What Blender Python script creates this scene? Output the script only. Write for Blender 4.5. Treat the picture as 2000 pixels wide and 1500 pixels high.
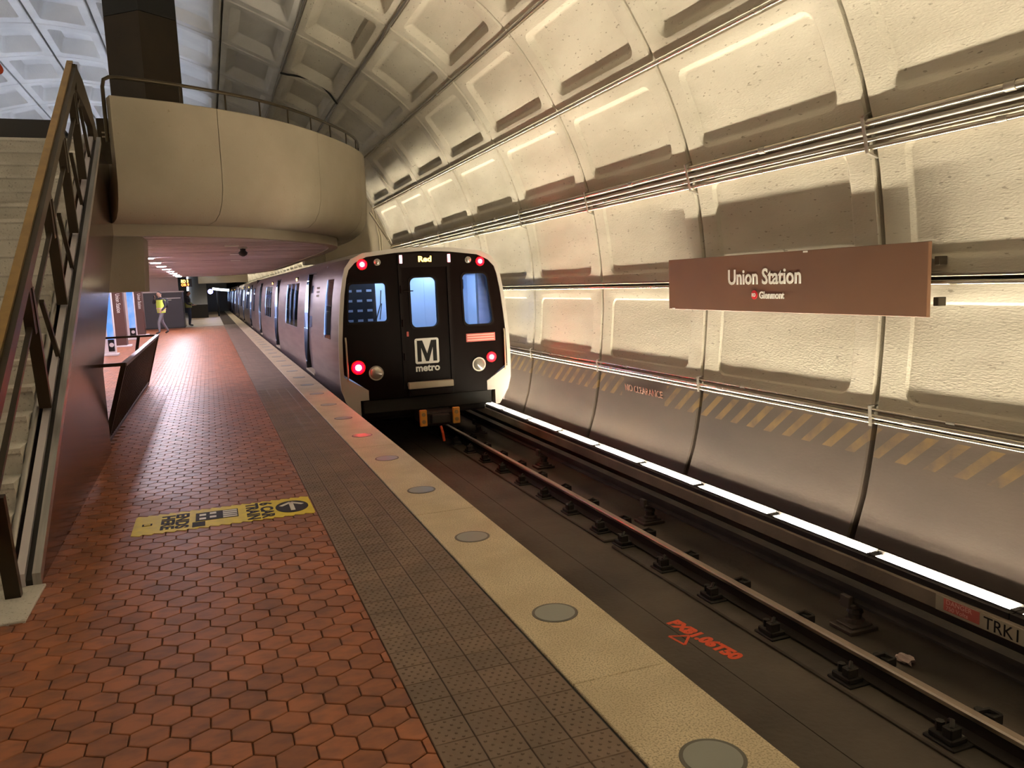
import bpy, bmesh, math, random
from mathutils import Vector, Matrix, geometry
random.seed(7)
for o in list(bpy.data.objects): bpy.data.objects.remove(o)
scene = bpy.context.scene
COL = scene.collection
# ------------------------------------------------------------------ camera
F = 1545.0
YAW, PITCH, ROLL = math.radians(20.615), math.radians(-7.331), math.radians(-2.205)
fwd = Vector((math.sin(YAW) * math.cos(PITCH), math.cos(YAW) * math.cos(PITCH), math.sin(PITCH)))
rgt0 = Vector((math.cos(YAW), -math.sin(YAW), 0)); up0 = rgt0.cross(fwd)
rgt = math.cos(ROLL) * rgt0 + math.sin(ROLL) * up0
up = -math.sin(ROLL) * rgt0 + math.cos(ROLL) * up0
cam_d = bpy.data.cameras.new('camera'); cam_d.sensor_width = 36; cam_d.lens = F * 36 / 2000; cam_d.clip_end = 300
cam = bpy.data.objects.new('camera', cam_d); COL.objects.link(cam)
mw = Matrix((rgt, up, -fwd)).transposed().to_4x4(); mw.translation = Vector((0, 0, 1.6)); cam.matrix_world = mw
scene.camera = cam
# ------------------------------------------------------------------ world and exposure
w = bpy.data.worlds.new('world'); scene.world = w; w.use_nodes = True
w.node_tree.nodes['Background'].inputs[0].default_value = (1, .95, .9, 1)
w.node_tree.nodes['Background'].inputs[1].default_value = 0.02
scene.view_settings.view_transform = 'Standard'; scene.view_settings.look = 'None'
scene.view_settings.gamma = 1; scene.view_settings.use_curve_mapping = False
scene.view_settings.exposure = 0.45
TUBE_E, COVE_E, DOWN_E, CABIN_E = 270.0, 34.0, 470.0, 20.0
WARM = (1.0, .875, .655); COOL = (.72, .80, 1.0)

# ------------------------------------------------------------------ materials
def M(name, col, rough=.6, metal=0., var=None, bump=None, emit=None, rnd=0., spec=.5, stretch=(1, 1, 1), fine=None, coat=0.):
    m = bpy.data.materials.new(name); m.use_nodes = True
    nt = m.node_tree; b = nt.nodes['Principled BSDF']; L = nt.links.new
    b.inputs['Base Color'].default_value = (*col, 1); b.inputs['Roughness'].default_value = rough
    b.inputs['Metallic'].default_value = metal; b.inputs['Specular IOR Level'].default_value = spec
    b.inputs['Coat Weight'].default_value = coat
    if emit:
        b.inputs['Emission Color'].default_value = (*emit[0], 1); b.inputs['Emission Strength'].default_value = emit[1]
    vec = None
    def V():
        nonlocal vec
        if vec is None:
            g = nt.nodes.new('ShaderNodeNewGeometry'); mp = nt.nodes.new('ShaderNodeMapping')
            mp.inputs['Scale'].default_value = stretch; L(g.outputs['Position'], mp.inputs['Vector']); vec = mp.outputs[0]
        return vec
    cur = None
    if var:
        col2, sc = var[0], var[1]; lo, hi = (var[2] if len(var) > 2 else (.35, .65))
        n = nt.nodes.new('ShaderNodeTexNoise'); n.inputs['Scale'].default_value = sc; n.inputs['Detail'].default_value = 5
        L(V(), n.inputs['Vector'])
        r = nt.nodes.new('ShaderNodeValToRGB'); r.color_ramp.elements[0].position = lo; r.color_ramp.elements[1].position = hi
        r.color_ramp.elements[0].color = (*col, 1); r.color_ramp.elements[1].color = (*col2, 1)
        L(n.outputs['Fac'], r.inputs[0]); cur = r.outputs[0]
    if fine:                       # second, finer speckle (colour, scale, lo, hi)
        n = nt.nodes.new('ShaderNodeTexNoise'); n.inputs['Scale'].default_value = fine[1]; n.inputs['Detail'].default_value = 3
        L(V(), n.inputs['Vector'])
        r = nt.nodes.new('ShaderNodeValToRGB'); r.color_ramp.elements[0].position = fine[2]; r.color_ramp.elements[1].position = fine[3]
        r.color_ramp.elements[0].color = (0, 0, 0, 1); r.color_ramp.elements[1].color = (1, 1, 1, 1)
        L(n.outputs['Fac'], r.inputs[0])
        mx = nt.nodes.new('ShaderNodeMix'); mx.data_type = 'RGBA'
        if cur is None: mx.inputs[6].default_value = (*col, 1)
        else: L(cur, mx.inputs[6])
        mx.inputs[7].default_value = (*fine[0], 1); L(r.outputs[0], mx.inputs[0]); cur = mx.outputs[2]
    if rnd:
        oi = nt.nodes.new('ShaderNodeObjectInfo'); ge = nt.nodes.new('ShaderNodeNewGeometry')
        ad = nt.nodes.new('ShaderNodeMath'); ad.operation = 'ADD'; L(oi.outputs['Random'], ad.inputs[0]); L(ge.outputs['Random Per Island'], ad.inputs[1])
        fr = nt.nodes.new('ShaderNodeMath'); fr.operation = 'FRACT'; L(ad.outputs[0], fr.inputs[0])
        mr = nt.nodes.new('ShaderNodeMapRange'); mr.inputs['To Min'].default_value = 1 - rnd; mr.inputs['To Max'].default_value = 1 + rnd * .6
        L(fr.outputs[0], mr.inputs['Value'])
        hs = nt.nodes.new('ShaderNodeHueSaturation'); L(mr.outputs[0], hs.inputs['Value'])
        if cur is None: hs.inputs['Color'].default_value = (*col, 1)
        else: L(cur, hs.inputs['Color'])
        cur = hs.outputs[0]
    if cur is not None: L(cur, b.inputs['Base Color'])
    if bump:
        n = nt.nodes.new('ShaderNodeTexNoise'); n.inputs['Scale'].default_value = bump[0]; n.inputs['Detail'].default_value = bump[3] if len(bump) > 3 else 6
        L(V(), n.inputs['Vector'])
        bp = nt.nodes.new('ShaderNodeBump'); bp.inputs['Strength'].default_value = bump[1]; bp.inputs['Distance'].default_value = bump[2]
        L(n.outputs['Fac'], bp.inputs['Height']); L(bp.outputs[0], b.inputs['Normal'])
    return m
def glass(name, tint, refl=.12):
    m = bpy.data.materials.new(name); m.use_nodes = True; nt = m.node_tree; nt.nodes.remove(nt.nodes['Principled BSDF'])
    t = nt.nodes.new('ShaderNodeBsdfTransparent'); t.inputs[0].default_value = (*tint, 1)
    g = nt.nodes.new('ShaderNodeBsdfGlossy'); g.inputs['Roughness'].default_value = .03
    f = nt.nodes.new('ShaderNodeFresnel'); f.inputs[0].default_value = 1.45
    mx = nt.nodes.new('ShaderNodeMixShader'); L = nt.links.new
    L(f.outputs[0], mx.inputs[0]); L(t.outputs[0], mx.inputs[1]); L(g.outputs[0], mx.inputs[2]); L(mx.outputs[0], nt.nodes['Material Output'].inputs[0])
    return m

VAULT = M('vault_concrete', (.70, .655, .55), .85, var=((.54, .495, .40), 1.1), bump=(60, .75, .005), stretch=(1, .42, 1.5), fine=((.34, .30, .23), 26, .66, .71))
CEILC = M('ceiling_concrete', (.74, .72, .68), .85, var=((.62, .60, .57), 1.0), bump=(30, .4, .012))
SHELL = M('vault_backing', (.42, .39, .33), .9)
def dado_mat():
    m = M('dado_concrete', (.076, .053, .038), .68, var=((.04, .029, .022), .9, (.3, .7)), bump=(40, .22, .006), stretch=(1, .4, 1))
    nt = m.node_tree; L = nt.links.new; b = nt.nodes['Principled BSDF']; src = b.inputs['Base Color'].links[0].from_socket
    g = nt.nodes.new('ShaderNodeNewGeometry'); s = nt.nodes.new('ShaderNodeSeparateXYZ'); L(g.outputs['Position'], s.inputs[0])
    def mth(op, a, c=None):
        n = nt.nodes.new('ShaderNodeMath'); n.operation = op
        for i, v in enumerate((a, c)):
            if v is None: continue
            if isinstance(v, (int, float)): n.inputs[i].default_value = v
            else: L(v, n.inputs[i])
        return n.outputs[0]
    f = mth('FRACT', mth('DIVIDE', mth('ADD', s.outputs['Y'], mth('MULTIPLY', s.outputs['Z'], 1.1)), .285))
    st = mth('LESS_THAN', f, .42)
    band = mth('MULTIPLY', mth('GREATER_THAN', s.outputs['Z'], -.04), mth('LESS_THAN', s.outputs['Z'], .215))
    # the stencilled words interrupt the stripes
    gap = mth('SUBTRACT', 1, mth('MULTIPLY', mth('GREATER_THAN', s.outputs['Y'], 8.66), mth('LESS_THAN', s.outputs['Y'], 9.78)))
    n = nt.nodes.new('ShaderNodeTexNoise'); n.inputs['Scale'].default_value = 5; n.inputs['Detail'].default_value = 8; L(g.outputs['Position'], n.inputs['Vector'])
    r = nt.nodes.new('ShaderNodeValToRGB'); r.color_ramp.elements[0].position = .3; r.color_ramp.elements[1].position = .62; L(n.outputs['Fac'], r.inputs[0])
    fac = mth('MULTIPLY', mth('MULTIPLY', mth('MULTIPLY', st, band), gap), mth('MULTIPLY', r.outputs[0], .6))
    mx = nt.nodes.new('ShaderNodeMix'); mx.data_type = 'RGBA'; L(src, mx.inputs[6]); mx.inputs[7].default_value = (.20, .12, .025, 1); L(fac, mx.inputs[0])
    L(mx.outputs[2], b.inputs['Base Color']); return m
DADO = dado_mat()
PARA = M('parapet_concrete', (.36, .31, .235), .8, var=((.29, .25, .185), .8), bump=(70, .5, .006), fine=((.27, .22, .15), 18, .7, .76))
STAIRC = M('stair_concrete', (.66, .63, .59), .8, var=((.52, .50, .46), 2.2), bump=(45, .5, .008), fine=((.3, .285, .26), 60, .6, .72))
BED = M('track_bed_concrete', (.115, .092, .07), .8, var=((.065, .052, .04), 1.1), bump=(25, .5, .01))
PAD = M('grout_pad', (.10, .08, .06), .8, var=((.055, .044, .034), 2.0), bump=(25, .5, .01))
CURB = M('curb_concrete', (.25, .19, .135), .75, var=((.15, .115, .085), 1.2), bump=(30, .3, .01))
GRAN = M('granite', (.74, .62, .42), .55, var=((.60, .49, .32), 3), bump=(90, .3, .004), fine=((.42, .33, .20), 130, .48, .62))
TILE = M('red_tile', (.37, .125, .048), .46, var=((.235, .085, .04), 9, (.42, .66)), bump=(45, .08, .002), rnd=.26, stretch=(1, 1.6, 1))
GROUT = M('grout', (.15, .065, .035), .85, bump=(60, .3, .004))
TACT = M('tactile_tile', (.225, .150, .105), .6, var=((.17, .118, .082), 3), bump=(80, .2, .003), rnd=.12)
TACTG = M('tactile_grout', (.06, .04, .03), .9)
DISC = M('edge_light_lens', (.27, .28, .25), .35, bump=(40, .1, .003))
DISCR = M('edge_light_ring', (.14, .13, .11), .5, .4)
BRONZE = M('bronze_dark', (.035, .026, .016), .4, .5, var=((.05, .037, .022), 3))
BRASS = M('bronze_handrail', (.42, .27, .10), .38, .8, var=((.30, .19, .08), 6))
PIPEB = M('bronze_pipe', (.06, .045, .026), .35, .7)
MIRR = M('bronze_panel', (.20, .115, .075), .16, .85, bump=(3, .05, .02), var=((.15, .088, .06), 2))
STEEL = M('stainless', (.50, .48, .47), .35, .9, var=((.36, .35, .34), 4), stretch=(8, .4, .4))
STEELL = M('stainless_light', (.62, .58, .62), .45, .5)
DARK = M('black_paint', (.012, .011, .01), .5)
PYL = M('pylon_bronze', (.036, .023, .012), .5, .3, var=((.026, .017, .009), 2), bump=(80, .15, .003))
PYLT = M('pylon_cap', (.006, .006, .006), .6)
SIGN2 = M('pylon_brown', (.085, .036, .026), .5)
SIGN = M('sign_brown', (.175, .085, .045), .45, var=((.15, .075, .042), 1.2), bump=(90, .06, .002))
WHITE = M('white_paint', (.80, .78, .72), .5)
REDP = M('red_paint', (.75, .02, .03), .5)
CHROME = M('conduit_steel', (.62, .57, .48), .25, .95, bump=(20, .05, .003))
CLAMP = M('clamp_steel', (.4, .37, .32), .4, .8)
RAILH = M('rail_head', (.55, .47, .38), .3, .95, bump=(40, .08, .002))
RAILS = M('rail_side', (.022, .016, .012), .7, .3)
FAST = M('rail_fastener', (.022, .019, .016), .65, .3, bump=(60, .3, .004))
THIRD = M('third_rail', (.035, .026, .02), .85, 0, var=((.018, .014, .011), 3))
INSU = M('insulator', (.075, .058, .048), .55)
HOUS = M('lamp_housing', (.010, .007, .005), .6)
TUBE = M('lamp_tube', (.9, .88, .8), .4, emit=(WARM, TUBE_E))
COVE = M('cove_tube', (.9, .9, .9), .4, emit=(COOL, COVE_E))
DOWN = M('downlight_lens', (.9, .9, .9), .4, emit=((.95, .86, 1.0), DOWN_E))
SLAT = M('ceiling_slat', (.54, .45, .45), .55, rnd=.12)
SLATB = M('slat_backing', (.05, .035, .03), .9)
CARB = M('car_aluminium', (.25, .20, .21), .38, .6, var=((.19, .15, .16), 2.5), bump=(60, .08, .003), stretch=(1, .3, 4))
CARW = M('car_white', (.45, .41, .36), .4)
MASK = M('car_mask', (.006, .0025, .002), .3, spec=.07)
MASKF = M('car_mask_frame', (.009, .005, .004), .4, spec=.1)
CAROOF = M('car_roof', (.33, .30, .26), .6)
UNDER = M('underframe', (.007, .006, .005), .7)
LINER = M('car_liner', (.62, .70, .82), .5)
SEAT = M('seat_vinyl', (.30, .30, .36), .6)
CABDK = M('cab_cabinet', (.02, .022, .03), .5)
CABL = M('cab_lamp', (.9, .9, 1), .5, emit=((.55, .72, 1.0), CABIN_E))
SALOON = M('saloon_lamp', (.9, .9, 1), .5, emit=((.66, .78, 1.0), 34))
GLASS = glass('window_glass', (.86, .92, 1.0))
GLASST = glass('side_glass', (.62, .68, .80))
REDL = M('tail_lamp', (.9, .02, .02), .3, emit=((1, .0, .0008), 90))
REDC = M('tail_core', (1, .5, .5), .3, emit=((1, .35, .30), 12))
REDR = M('tail_ring', (.35, .01, .015), .3)
HEADL = M('head_lamp', (.55, .52, .46), .15, .7)
AMBL = M('led_amber', (1, .6, .1), .4, emit=((1, .55, .10), 5))
REDSG = M('marker_bar', (1, .2, .25), .4, emit=((1, .30, .34), 6))
PINK = M('warning_plate', (.55, .12, .10), .5)
PINKT = M('warning_print', (.8, .42, .36), .5)
CREAM = M('step_plate', (.42, .36, .26), .5)
YELAMP = M('coupler_lamp', (.75, .33, .05), .35)
YELLOW = M('sticker_yellow', (.86, .68, .02), .5, var=((.74, .58, .03), 12))
BLACKP = M('print_black', (.012, .011, .010), .6, spec=.2)
ORANGE = M('orange_paint', (.85, .10, .03), .6, var=((.5, .07, .03), 20, (.5, .8)))
DRED = M('stencil_red', (.12, .025, .015), .7, var=((.16, .08, .05), 9))
KIOSK = M('kiosk_dark', (.045, .042, .045), .45)
PINKW = M('mezzanine_wall_paint', (.55, .42, .42), .6)
BEIGE = M('far_floor', (.36, .27, .17), .4, var=((.28, .2, .13), 1))
FARDK = M('far_dark', (.07, .075, .085), .7)
ADS = M('poster', (.06, .2, .55), .4, emit=((.10, .32, .9), .6), var=((.35, .42, .6), 2.2, (.45, .7)))
PWHITE = M('pylon_white', (.66, .60, .60), .5)
BLUEG = M('blue_lamp', (.2, .2, 1), .4, emit=((.25, .25, 1), 10))
WHITEG = M('far_lamp', (.9, .95, 1), .4, emit=((.75, .85, 1), 5))
FARFILL = M('far_fill_lamp', (.9, .9, 1), .4, emit=((1, .85, .65), 40))  # emitter for the fill lamps added beyond the kiosk
PAPER = M('paper', (.55, .42, .38), .8)
SKIN = M('skin', (.42, .25, .17), .6)
HAIR = M('hair_black', (.012, .010, .010), .7)
BLKCL = M('cloth_black', (.018, .018, .022), .85)
GREYCL = M('cloth_grey', (.16, .155, .17), .85)
VESTM = M('vest_yellow', (.62, .80, .10), .7)
VESTB = M('vest_band', (.78, .55, .42), .45)
ORCL = M('cloth_orange', (.55, .07, .02), .85, bump=(40, .5, .01))
SHOE = M('shoe_black', (.015, .013, .012), .6)

# ------------------------------------------------------------------ helpers
ORD = 'first second third fourth fifth sixth seventh eighth ninth tenth eleventh twelfth thirteenth fourteenth fifteenth sixteenth seventeenth eighteenth nineteenth twentieth'.split()
class MB:
    def __init__(s): s.v = []; s.f = []; s.m = []
    def add(s, vs, fs, mi=0):
        k = len(s.v); s.v += [tuple(v) for v in vs]; s.f += [tuple(i + k for i in f) for f in fs]; s.m += [mi] * len(fs); return s
    def box(s, a, b, mi=0):
        x0, y0, z0 = a; x1, y1, z1 = b
        return s.add([(x0, y0, z0), (x1, y0, z0), (x1, y1, z0), (x0, y1, z0), (x0, y0, z1), (x1, y0, z1), (x1, y1, z1), (x0, y1, z1)],
                     [(0, 3, 2, 1), (4, 5, 6, 7), (0, 1, 5, 4), (1, 2, 6, 5), (2, 3, 7, 6), (3, 0, 4, 7)], mi)
    def cbox(s, a, b, c, mi=0):      # box with chamfered edges (c): three-way chamfer built as a 24-vert hull
        x0, y0, z0 = a; x1, y1, z1 = b; bm = bmesh.new()
        for x in (0, 1):
            for y in (0, 1):
                for z in (0, 1):
                    X = (x0, x1)[x]; Y = (y0, y1)[y]; Z = (z0, z1)[z]; sx, sy, sz = (1 - 2 * x) * c, (1 - 2 * y) * c, (1 - 2 * z) * c
                    for p in ((X, Y + sy, Z + sz), (X + sx, Y, Z + sz), (X + sx, Y + sy, Z)): bm.verts.new(p)
        bmesh.ops.convex_hull(bm, input=bm.verts); bmesh.ops.dissolve_limit(bm, angle_limit=.02, verts=bm.verts, edges=bm.edges)
        bm.verts.index_update(); s.add([v.co[:] for v in bm.verts], [[v.index for v in f.verts] for f in bm.faces], mi); bm.free(); return s
    def tube(s, pts, r, n=10, mi=0, cap=True):
        pts = [Vector(p) for p in pts]; rs = r if isinstance(r, (list, tuple)) else [r] * len(pts); rings = []; prev = None
        for i, p in enumerate(pts):
            t = (pts[min(i + 1, len(pts) - 1)] - pts[max(i - 1, 0)]).normalized()
            a = prev if prev is not None else (Vector((0, 0, 1)) if abs(t.z) < .9 else Vector((1, 0, 0)))
            u = (a - t * a.dot(t)).normalized(); prev = u; q = t.cross(u)
            rings.append([p + (u * math.cos(2 * math.pi * k / n) + q * math.sin(2 * math.pi * k / n)) * rs[i] for k in range(n)])
        vs = [v for g in rings for v in g]; fs = []
        for i in range(len(rings) - 1):
            for k in range(n): fs.append((i * n + k, i * n + (k + 1) % n, (i + 1) * n + (k + 1) % n, (i + 1) * n + k))
        if cap: fs += [tuple(range(n - 1, -1, -1)), tuple((len(rings) - 1) * n + k for k in range(n))]
        return s.add(vs, fs, mi)
    def beam(s, p0, p1, wd, ht, side=Vector((1, 0, 0)), mi=0):   # rectangular bar; wd along side
        p0, p1 = Vector(p0), Vector(p1); t = (p1 - p0).normalized(); a = (side - t * side.dot(t)).normalized(); b = t.cross(a); vs = []
        for p in (p0, p1):
            for i, j in ((-1, -1), (1, -1), (1, 1), (-1, 1)): vs.append(p + a * i * wd / 2 + b * j * ht / 2)
        return s.add(vs, [(0, 1, 2, 3), (7, 6, 5, 4), (0, 4, 5, 1), (1, 5, 6, 2), (2, 6, 7, 3), (3, 7, 4, 0)], mi)
    def prism(s, loops, mp, d0, d1, mi=0):   # 2-D outline (first loop) with holes, mapped by mp(u, v, d) for d0..d1
        L3 = [[Vector((p[0], p[1], 0)) for p in l] for l in loops]; flat = [p for l in loops for p in l]
        tr = geometry.tessellate_polygon(L3); n = len(flat)
        vs = [mp(p[0], p[1], d0) for p in flat] + [mp(p[0], p[1], d1) for p in flat]
        fs = [tuple(t) for t in tr] + [tuple(i + n for i in reversed(t)) for t in tr]; k = 0
        for l in loops:
            m = len(l)
            for i in range(m): fs.append((k + i, k + (i + 1) % m, k + (i + 1) % m + n, k + i + n))
            k += m
        return s.add(vs, fs, mi)
    def disc(s, c, nrm, r, th, n=24, mi=0):
        c = Vector(c); nrm = Vector(nrm).normalized(); return s.tube([c, c + nrm * th], r, n, mi)
    def mesh(s, name, mats, smooth=False):
        me = bpy.data.meshes.new(name); me.from_pydata(s.v, [], s.f)
        mats = mats if isinstance(mats, (list, tuple)) else [mats]
        for m in mats: me.materials.append(m)
        if len(mats) > 1: me.polygons.foreach_set('material_index', s.m)
        bm = bmesh.new(); bm.from_mesh(me); bmesh.ops.recalc_face_normals(bm, faces=bm.faces); bm.to_mesh(me); bm.free()
        if smooth: sm(me, smooth)
        return me
    def build(s, name, mats, parent=None, smooth=False): return obj(name, s.mesh(name, mats, smooth), parent)
def sm(me, ang=True):
    me.polygons.foreach_set('use_smooth', [True] * len(me.polygons))
    if ang is not True: me.set_sharp_from_angle(angle=math.radians(ang))
def obj(name, me, parent=None, loc=None):
    o = bpy.data.objects.new(name, me); COL.objects.link(o)
    if loc is not None: o.location = loc
    if parent is not None: par(o, parent)
    return o
def par(o, p):
    o.parent = p; o.matrix_parent_inverse = Matrix.Translation(-Vector(p.location)); return o
def tag(o, label=None, cat=None, group=None, kind=None):
    if label: o['label'] = label
    if cat: o['category'] = cat
    if group: o['group'] = group
    if kind: o['kind'] = kind
    return o
def thing(name, label, cat, loc=(0, 0, 0), group=None):
    o = bpy.data.objects.new(name, None); COL.objects.link(o); o.location = loc; o.empty_display_size = .1
    return tag(o, label, cat, group)
def struct(name, label, me=None, loc=(0, 0, 0)):
    o = bpy.data.objects.new(name, me); COL.objects.link(o); o.location = loc
    return tag(o, label, None, None, 'structure')
def copy_tree(o, delta, parent=None):
    c = o.copy(); COL.objects.link(c)
    if parent is None: c.location = Vector(o.location) + Vector(delta)
    else:
        mpi = o.matrix_parent_inverse.copy(); c.parent = parent; c.matrix_parent_inverse = mpi
    for ch in o.children: copy_tree(ch, delta, c)
    return c
def text_mesh(body, size, mat, org, right, upv, extr=.002, sx=1., align='LEFT', bold=0.):
    cu = bpy.data.curves.new('t', 'FONT'); cu.body = body; cu.size = size; cu.extrude = extr; cu.align_x = align; cu.offset = bold; cu.resolution_u = 3
    t = bpy.data.objects.new('t', cu); COL.objects.link(t); dg = bpy.context.evaluated_depsgraph_get(); dg.update()
    me = bpy.data.meshes.new_from_object(t.evaluated_get(dg)); bpy.data.objects.remove(t); bpy.data.curves.remove(cu)
    r, u = Vector(right).normalized(), Vector(upv).normalized(); n = r.cross(u)
    mt = Matrix((r * sx, u, n)).transposed().to_4x4(); mt.translation = Vector(org); me.transform(mt)
    me.materials.clear(); me.materials.append(mat); return me
def text(name, parent, *a, **k): return obj(name, text_mesh(*a, **k), parent)
YZ = lambda x: (lambda u, v, d: (d, u, v))          # outline in (y, z), depth along x
mYZ = lambda u, v, d: (d, u, v)
mXZ = lambda u, v, d: (u, d, v)
mXY = lambda u, v, d: (u, v, d)
def rrect(x0, y0, x1, y1, r, n=5):
    pts = []
    for cx, cy, a0 in ((x1 - r, y1 - r, 0), (x0 + r, y1 - r, 90), (x0 + r, y0 + r, 180), (x1 - r, y0 + r, 270)):
        for i in range(n + 1):
            a = math.radians(a0 + 90 * i / n); pts.append((cx + r * math.cos(a), cy + r * math.sin(a)))
    return pts
def in_view(p, m=30):
    d = Vector(p) - Vector((0, 0, 1.6)); z = d.dot(fwd)
    if z < .2: return False
    u = 1000 + F * d.dot(rgt) / z; v = 750 - F * d.dot(up) / z
    return -m < u < 2000 + m and -m < v < 1500 + m

# ------------------------------------------------------------------ vault: profile of the arch, ribs from the right foot to the crown
XC = -3.15
NODES = [(5.37, .29), (5.44, 1.49), (5.26, 2.80), (4.80, 3.93), (4.08, 4.97), (3.06, 5.75), (1.88, 6.35), (.66, 6.86), (-.58, 7.29), (-1.86, 7.60), (-3.15, 7.72)]
FULL = NODES + [(2 * XC - x, z) for x, z in reversed(NODES[:-1])]
def catmull(i, t, P=FULL):
    p = [Vector((*P[max(0, min(len(P) - 1, k))], 0)) for k in (i - 1, i, i + 1, i + 2)]
    if i == 0: p[0] = Vector((5.30, -.9, 0))
    return .5 * ((2 * p[1]) + (p[2] - p[0]) * t + (2 * p[0] - 5 * p[1] + 4 * p[2] - p[3]) * t * t + (3 * p[1] - p[0] - 3 * p[2] + p[3]) * t ** 3)
def surf(i, t, y, depth):                      # depth > 0 goes into the concrete
    p = catmull(i, t); e = .01; tg = (catmull(i, min(1, t + e)) - catmull(i, max(0, t - e))).normalized()
    n = Vector((tg.y, -tg.x, 0))               # outward
    q = p + n * depth; return (q.x, y, q.y)
BAY, J0 = 2.62, 5.286
def coffer(i, depth, bev, my, ms, rad, gap=.022, flip=False):
    a = catmull(i, 0); b = catmull(i, 1); H = (b - a).length; Wd = BAY
    n = 10; per = []
    def loop(iy, is_, r, d):
        pts = rrect(-Wd / 2 + iy, is_, Wd / 2 - iy, H - is_, max(r, .004), 6)
        # subdivide the long sides so the panel follows the curve
        out = []
        for k in range(len(pts)):
            p, q = pts[k], pts[(k + 1) % len(pts)]; m = (6 if k % 14 == 6 else 4) if k % 7 == 6 else 1
            for j in range(m): out.append((p[0] + (q[0] - p[0]) * j / m, p[1] + (q[1] - p[1]) * j / m))
        return [surf(i, s / H, y, d) for y, s in out]
    iy0 = gap
    L = [loop(iy0, gap, .01, .22), loop(iy0, gap, .01, .02), loop(iy0 + .018, gap + .018, .012, 0)]
    L += [loop(my, ms, rad, 0), loop(my + bev * .12, ms + bev * .12, rad, depth * .06), loop(my + bev * .75, ms + bev * .75, rad * .85, depth * .82),
          loop(my + bev, ms + bev, rad * .8, depth), loop(my + bev * 1.25, ms + bev * 1.25, rad * .75, depth * 1.03)]
    x = min(Wd / 2 - my, H / 2 - ms) - bev * 1.25
    for f in (.33, .66, .985): L.append(loop(my + bev * 1.25 + x * f, ms + bev * 1.25 + x * f, rad * .7 * (1 - f), depth * 1.03))
    N = len(L[0]); mb = MB(); vs = [v for l in L for v in l]; fs = []
    for k in range(len(L) - 1):
        for j in range(N): fs.append((k * N + j, k * N + (j + 1) % N, (k + 1) * N + (j + 1) % N, (k + 1) * N + j))
    fs.append(tuple((len(L) - 1) * N + j for j in range(N))); mb.add(vs, fs)
    me = bpy.data.meshes.new('coffer_panel'); me.from_pydata(mb.v, [], mb.f); me.materials.append(VAULT if i < 6 else CEILC); sm(me, 32)
    return me
def shell(i0, i1, off, y0, y1, P=24):
    mb = MB(); ring = []
    for i in range(i0, i1):
        for k in range(6): ring.append((i, k / 6))
    ring.append((i1 - 1, 1.0)); vs = [surf(i, t, y, off) for y in (y0, y1) for i, t in ring]; n = len(ring)
    mb.add(vs, [(k, k + 1, n + k + 1, n + k) for k in range(n - 1)]); return mb.mesh('shell', SHELL)
Y0, Y1 = -26., 170.
ceil_s = struct('ceiling', 'arched coffered concrete vault of the station', shell(2, len(FULL) - 3, .42, Y0, Y1))
mb = MB(); a = MB()
wall_r = struct('wall_right', 'coffered concrete trackside wall curving up into the vault', shell(0, 2, .42, Y0, Y1))
wall_l = struct('wall_left', 'far trackside wall of the vault', shell(len(FULL) - 3, len(FULL) - 1, .2, Y0, Y1))
bays = list(range(-3, 46))
for i in range(0, len(FULL) - 1):
    if i == 0: me = coffer(i, .021, .022, .30, .17, .13)
    elif i == 1: me = coffer(i, .030, .042, .30, .17, .13)
    elif i < 5: me = coffer(i, (.045, .08, .105)[i - 2], (.055, .075, .10)[i - 2], .28, .17, .13)
    elif i < 15: me = coffer(i, .20 if i < 8 else .36, .15 if i < 8 else .11, .24 if i < 8 else .34, .15 if i < 8 else .2, .10)
    else: continue
    for b in bays:
        y = J0 + BAY * (b + .5)
        if i >= 5 and b < 1 or i >= 4 and b > 11 or i == 3 and b > 30: continue
        par(obj('wall_panel' if i < 2 else 'coffer_panel', me, None, (0, y, 0)), wall_r if i < 2 else ceil_s)
# ends of the tunnel
for nm, yy, mt, lb in (('wall_near', Y0, SHELL, 'end wall of the station hall behind the photographer'), ('wall_far', Y1, FARDK, 'dark far end of the station hall')):
    mb = MB(); mb.box((-13, yy - .1, -1.6), (7, yy + .1, 9)); struct(nm, lb, mb.mesh(nm, mt))
# dado below the wall, one panel per bay
DP = [(5.375, .27), (5.36, .17), (5.335, .02), (5.295, -.2), (5.25, -.40), (5.19, -.58), (5.135, -.74), (5.115, -.84)]
def dado(gap):
    mb = MB(); N = len(DP); ys = [-BAY / 2 + gap, -BAY / 2 + gap + .015, 0, BAY / 2 - gap - .015, BAY / 2 - gap]
    vs = [(x + (.015 if k in (0, 4) else 0), y, z) for k, y in enumerate(ys) for x, z in DP]; fs = []
    for k in range(4):
        for j in range(N - 1): fs.append((k * N + j, k * N + j + 1, (k + 1) * N + j + 1, (k + 1) * N + j))
    b = len(vs)
    for k in (0, 4): vs += [(x + .2, ys[k], z) for x, z in DP]
    for e, k in enumerate((0, 4)):
        for j in range(N - 1): fs.append((k * N + j, k * N + j + 1, b + e * N + j + 1, b + e * N + j))
    mb.add(vs, fs); me = mb.mesh('dado_panel', DADO); sm(me, 40); return me
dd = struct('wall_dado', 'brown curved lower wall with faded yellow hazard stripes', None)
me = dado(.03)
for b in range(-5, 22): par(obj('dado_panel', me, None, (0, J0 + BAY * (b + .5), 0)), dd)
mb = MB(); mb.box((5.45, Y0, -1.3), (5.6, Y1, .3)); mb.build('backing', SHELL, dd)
t = text('stencil_text', dd, 'NO CLEARANCE', .135, DRED, (5.338, 9.70, .045), (0, -1, 0), (-.12, 0, 1), .003, .98); tag(t, 'stencilled red-brown words NO CLEARANCE')

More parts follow.
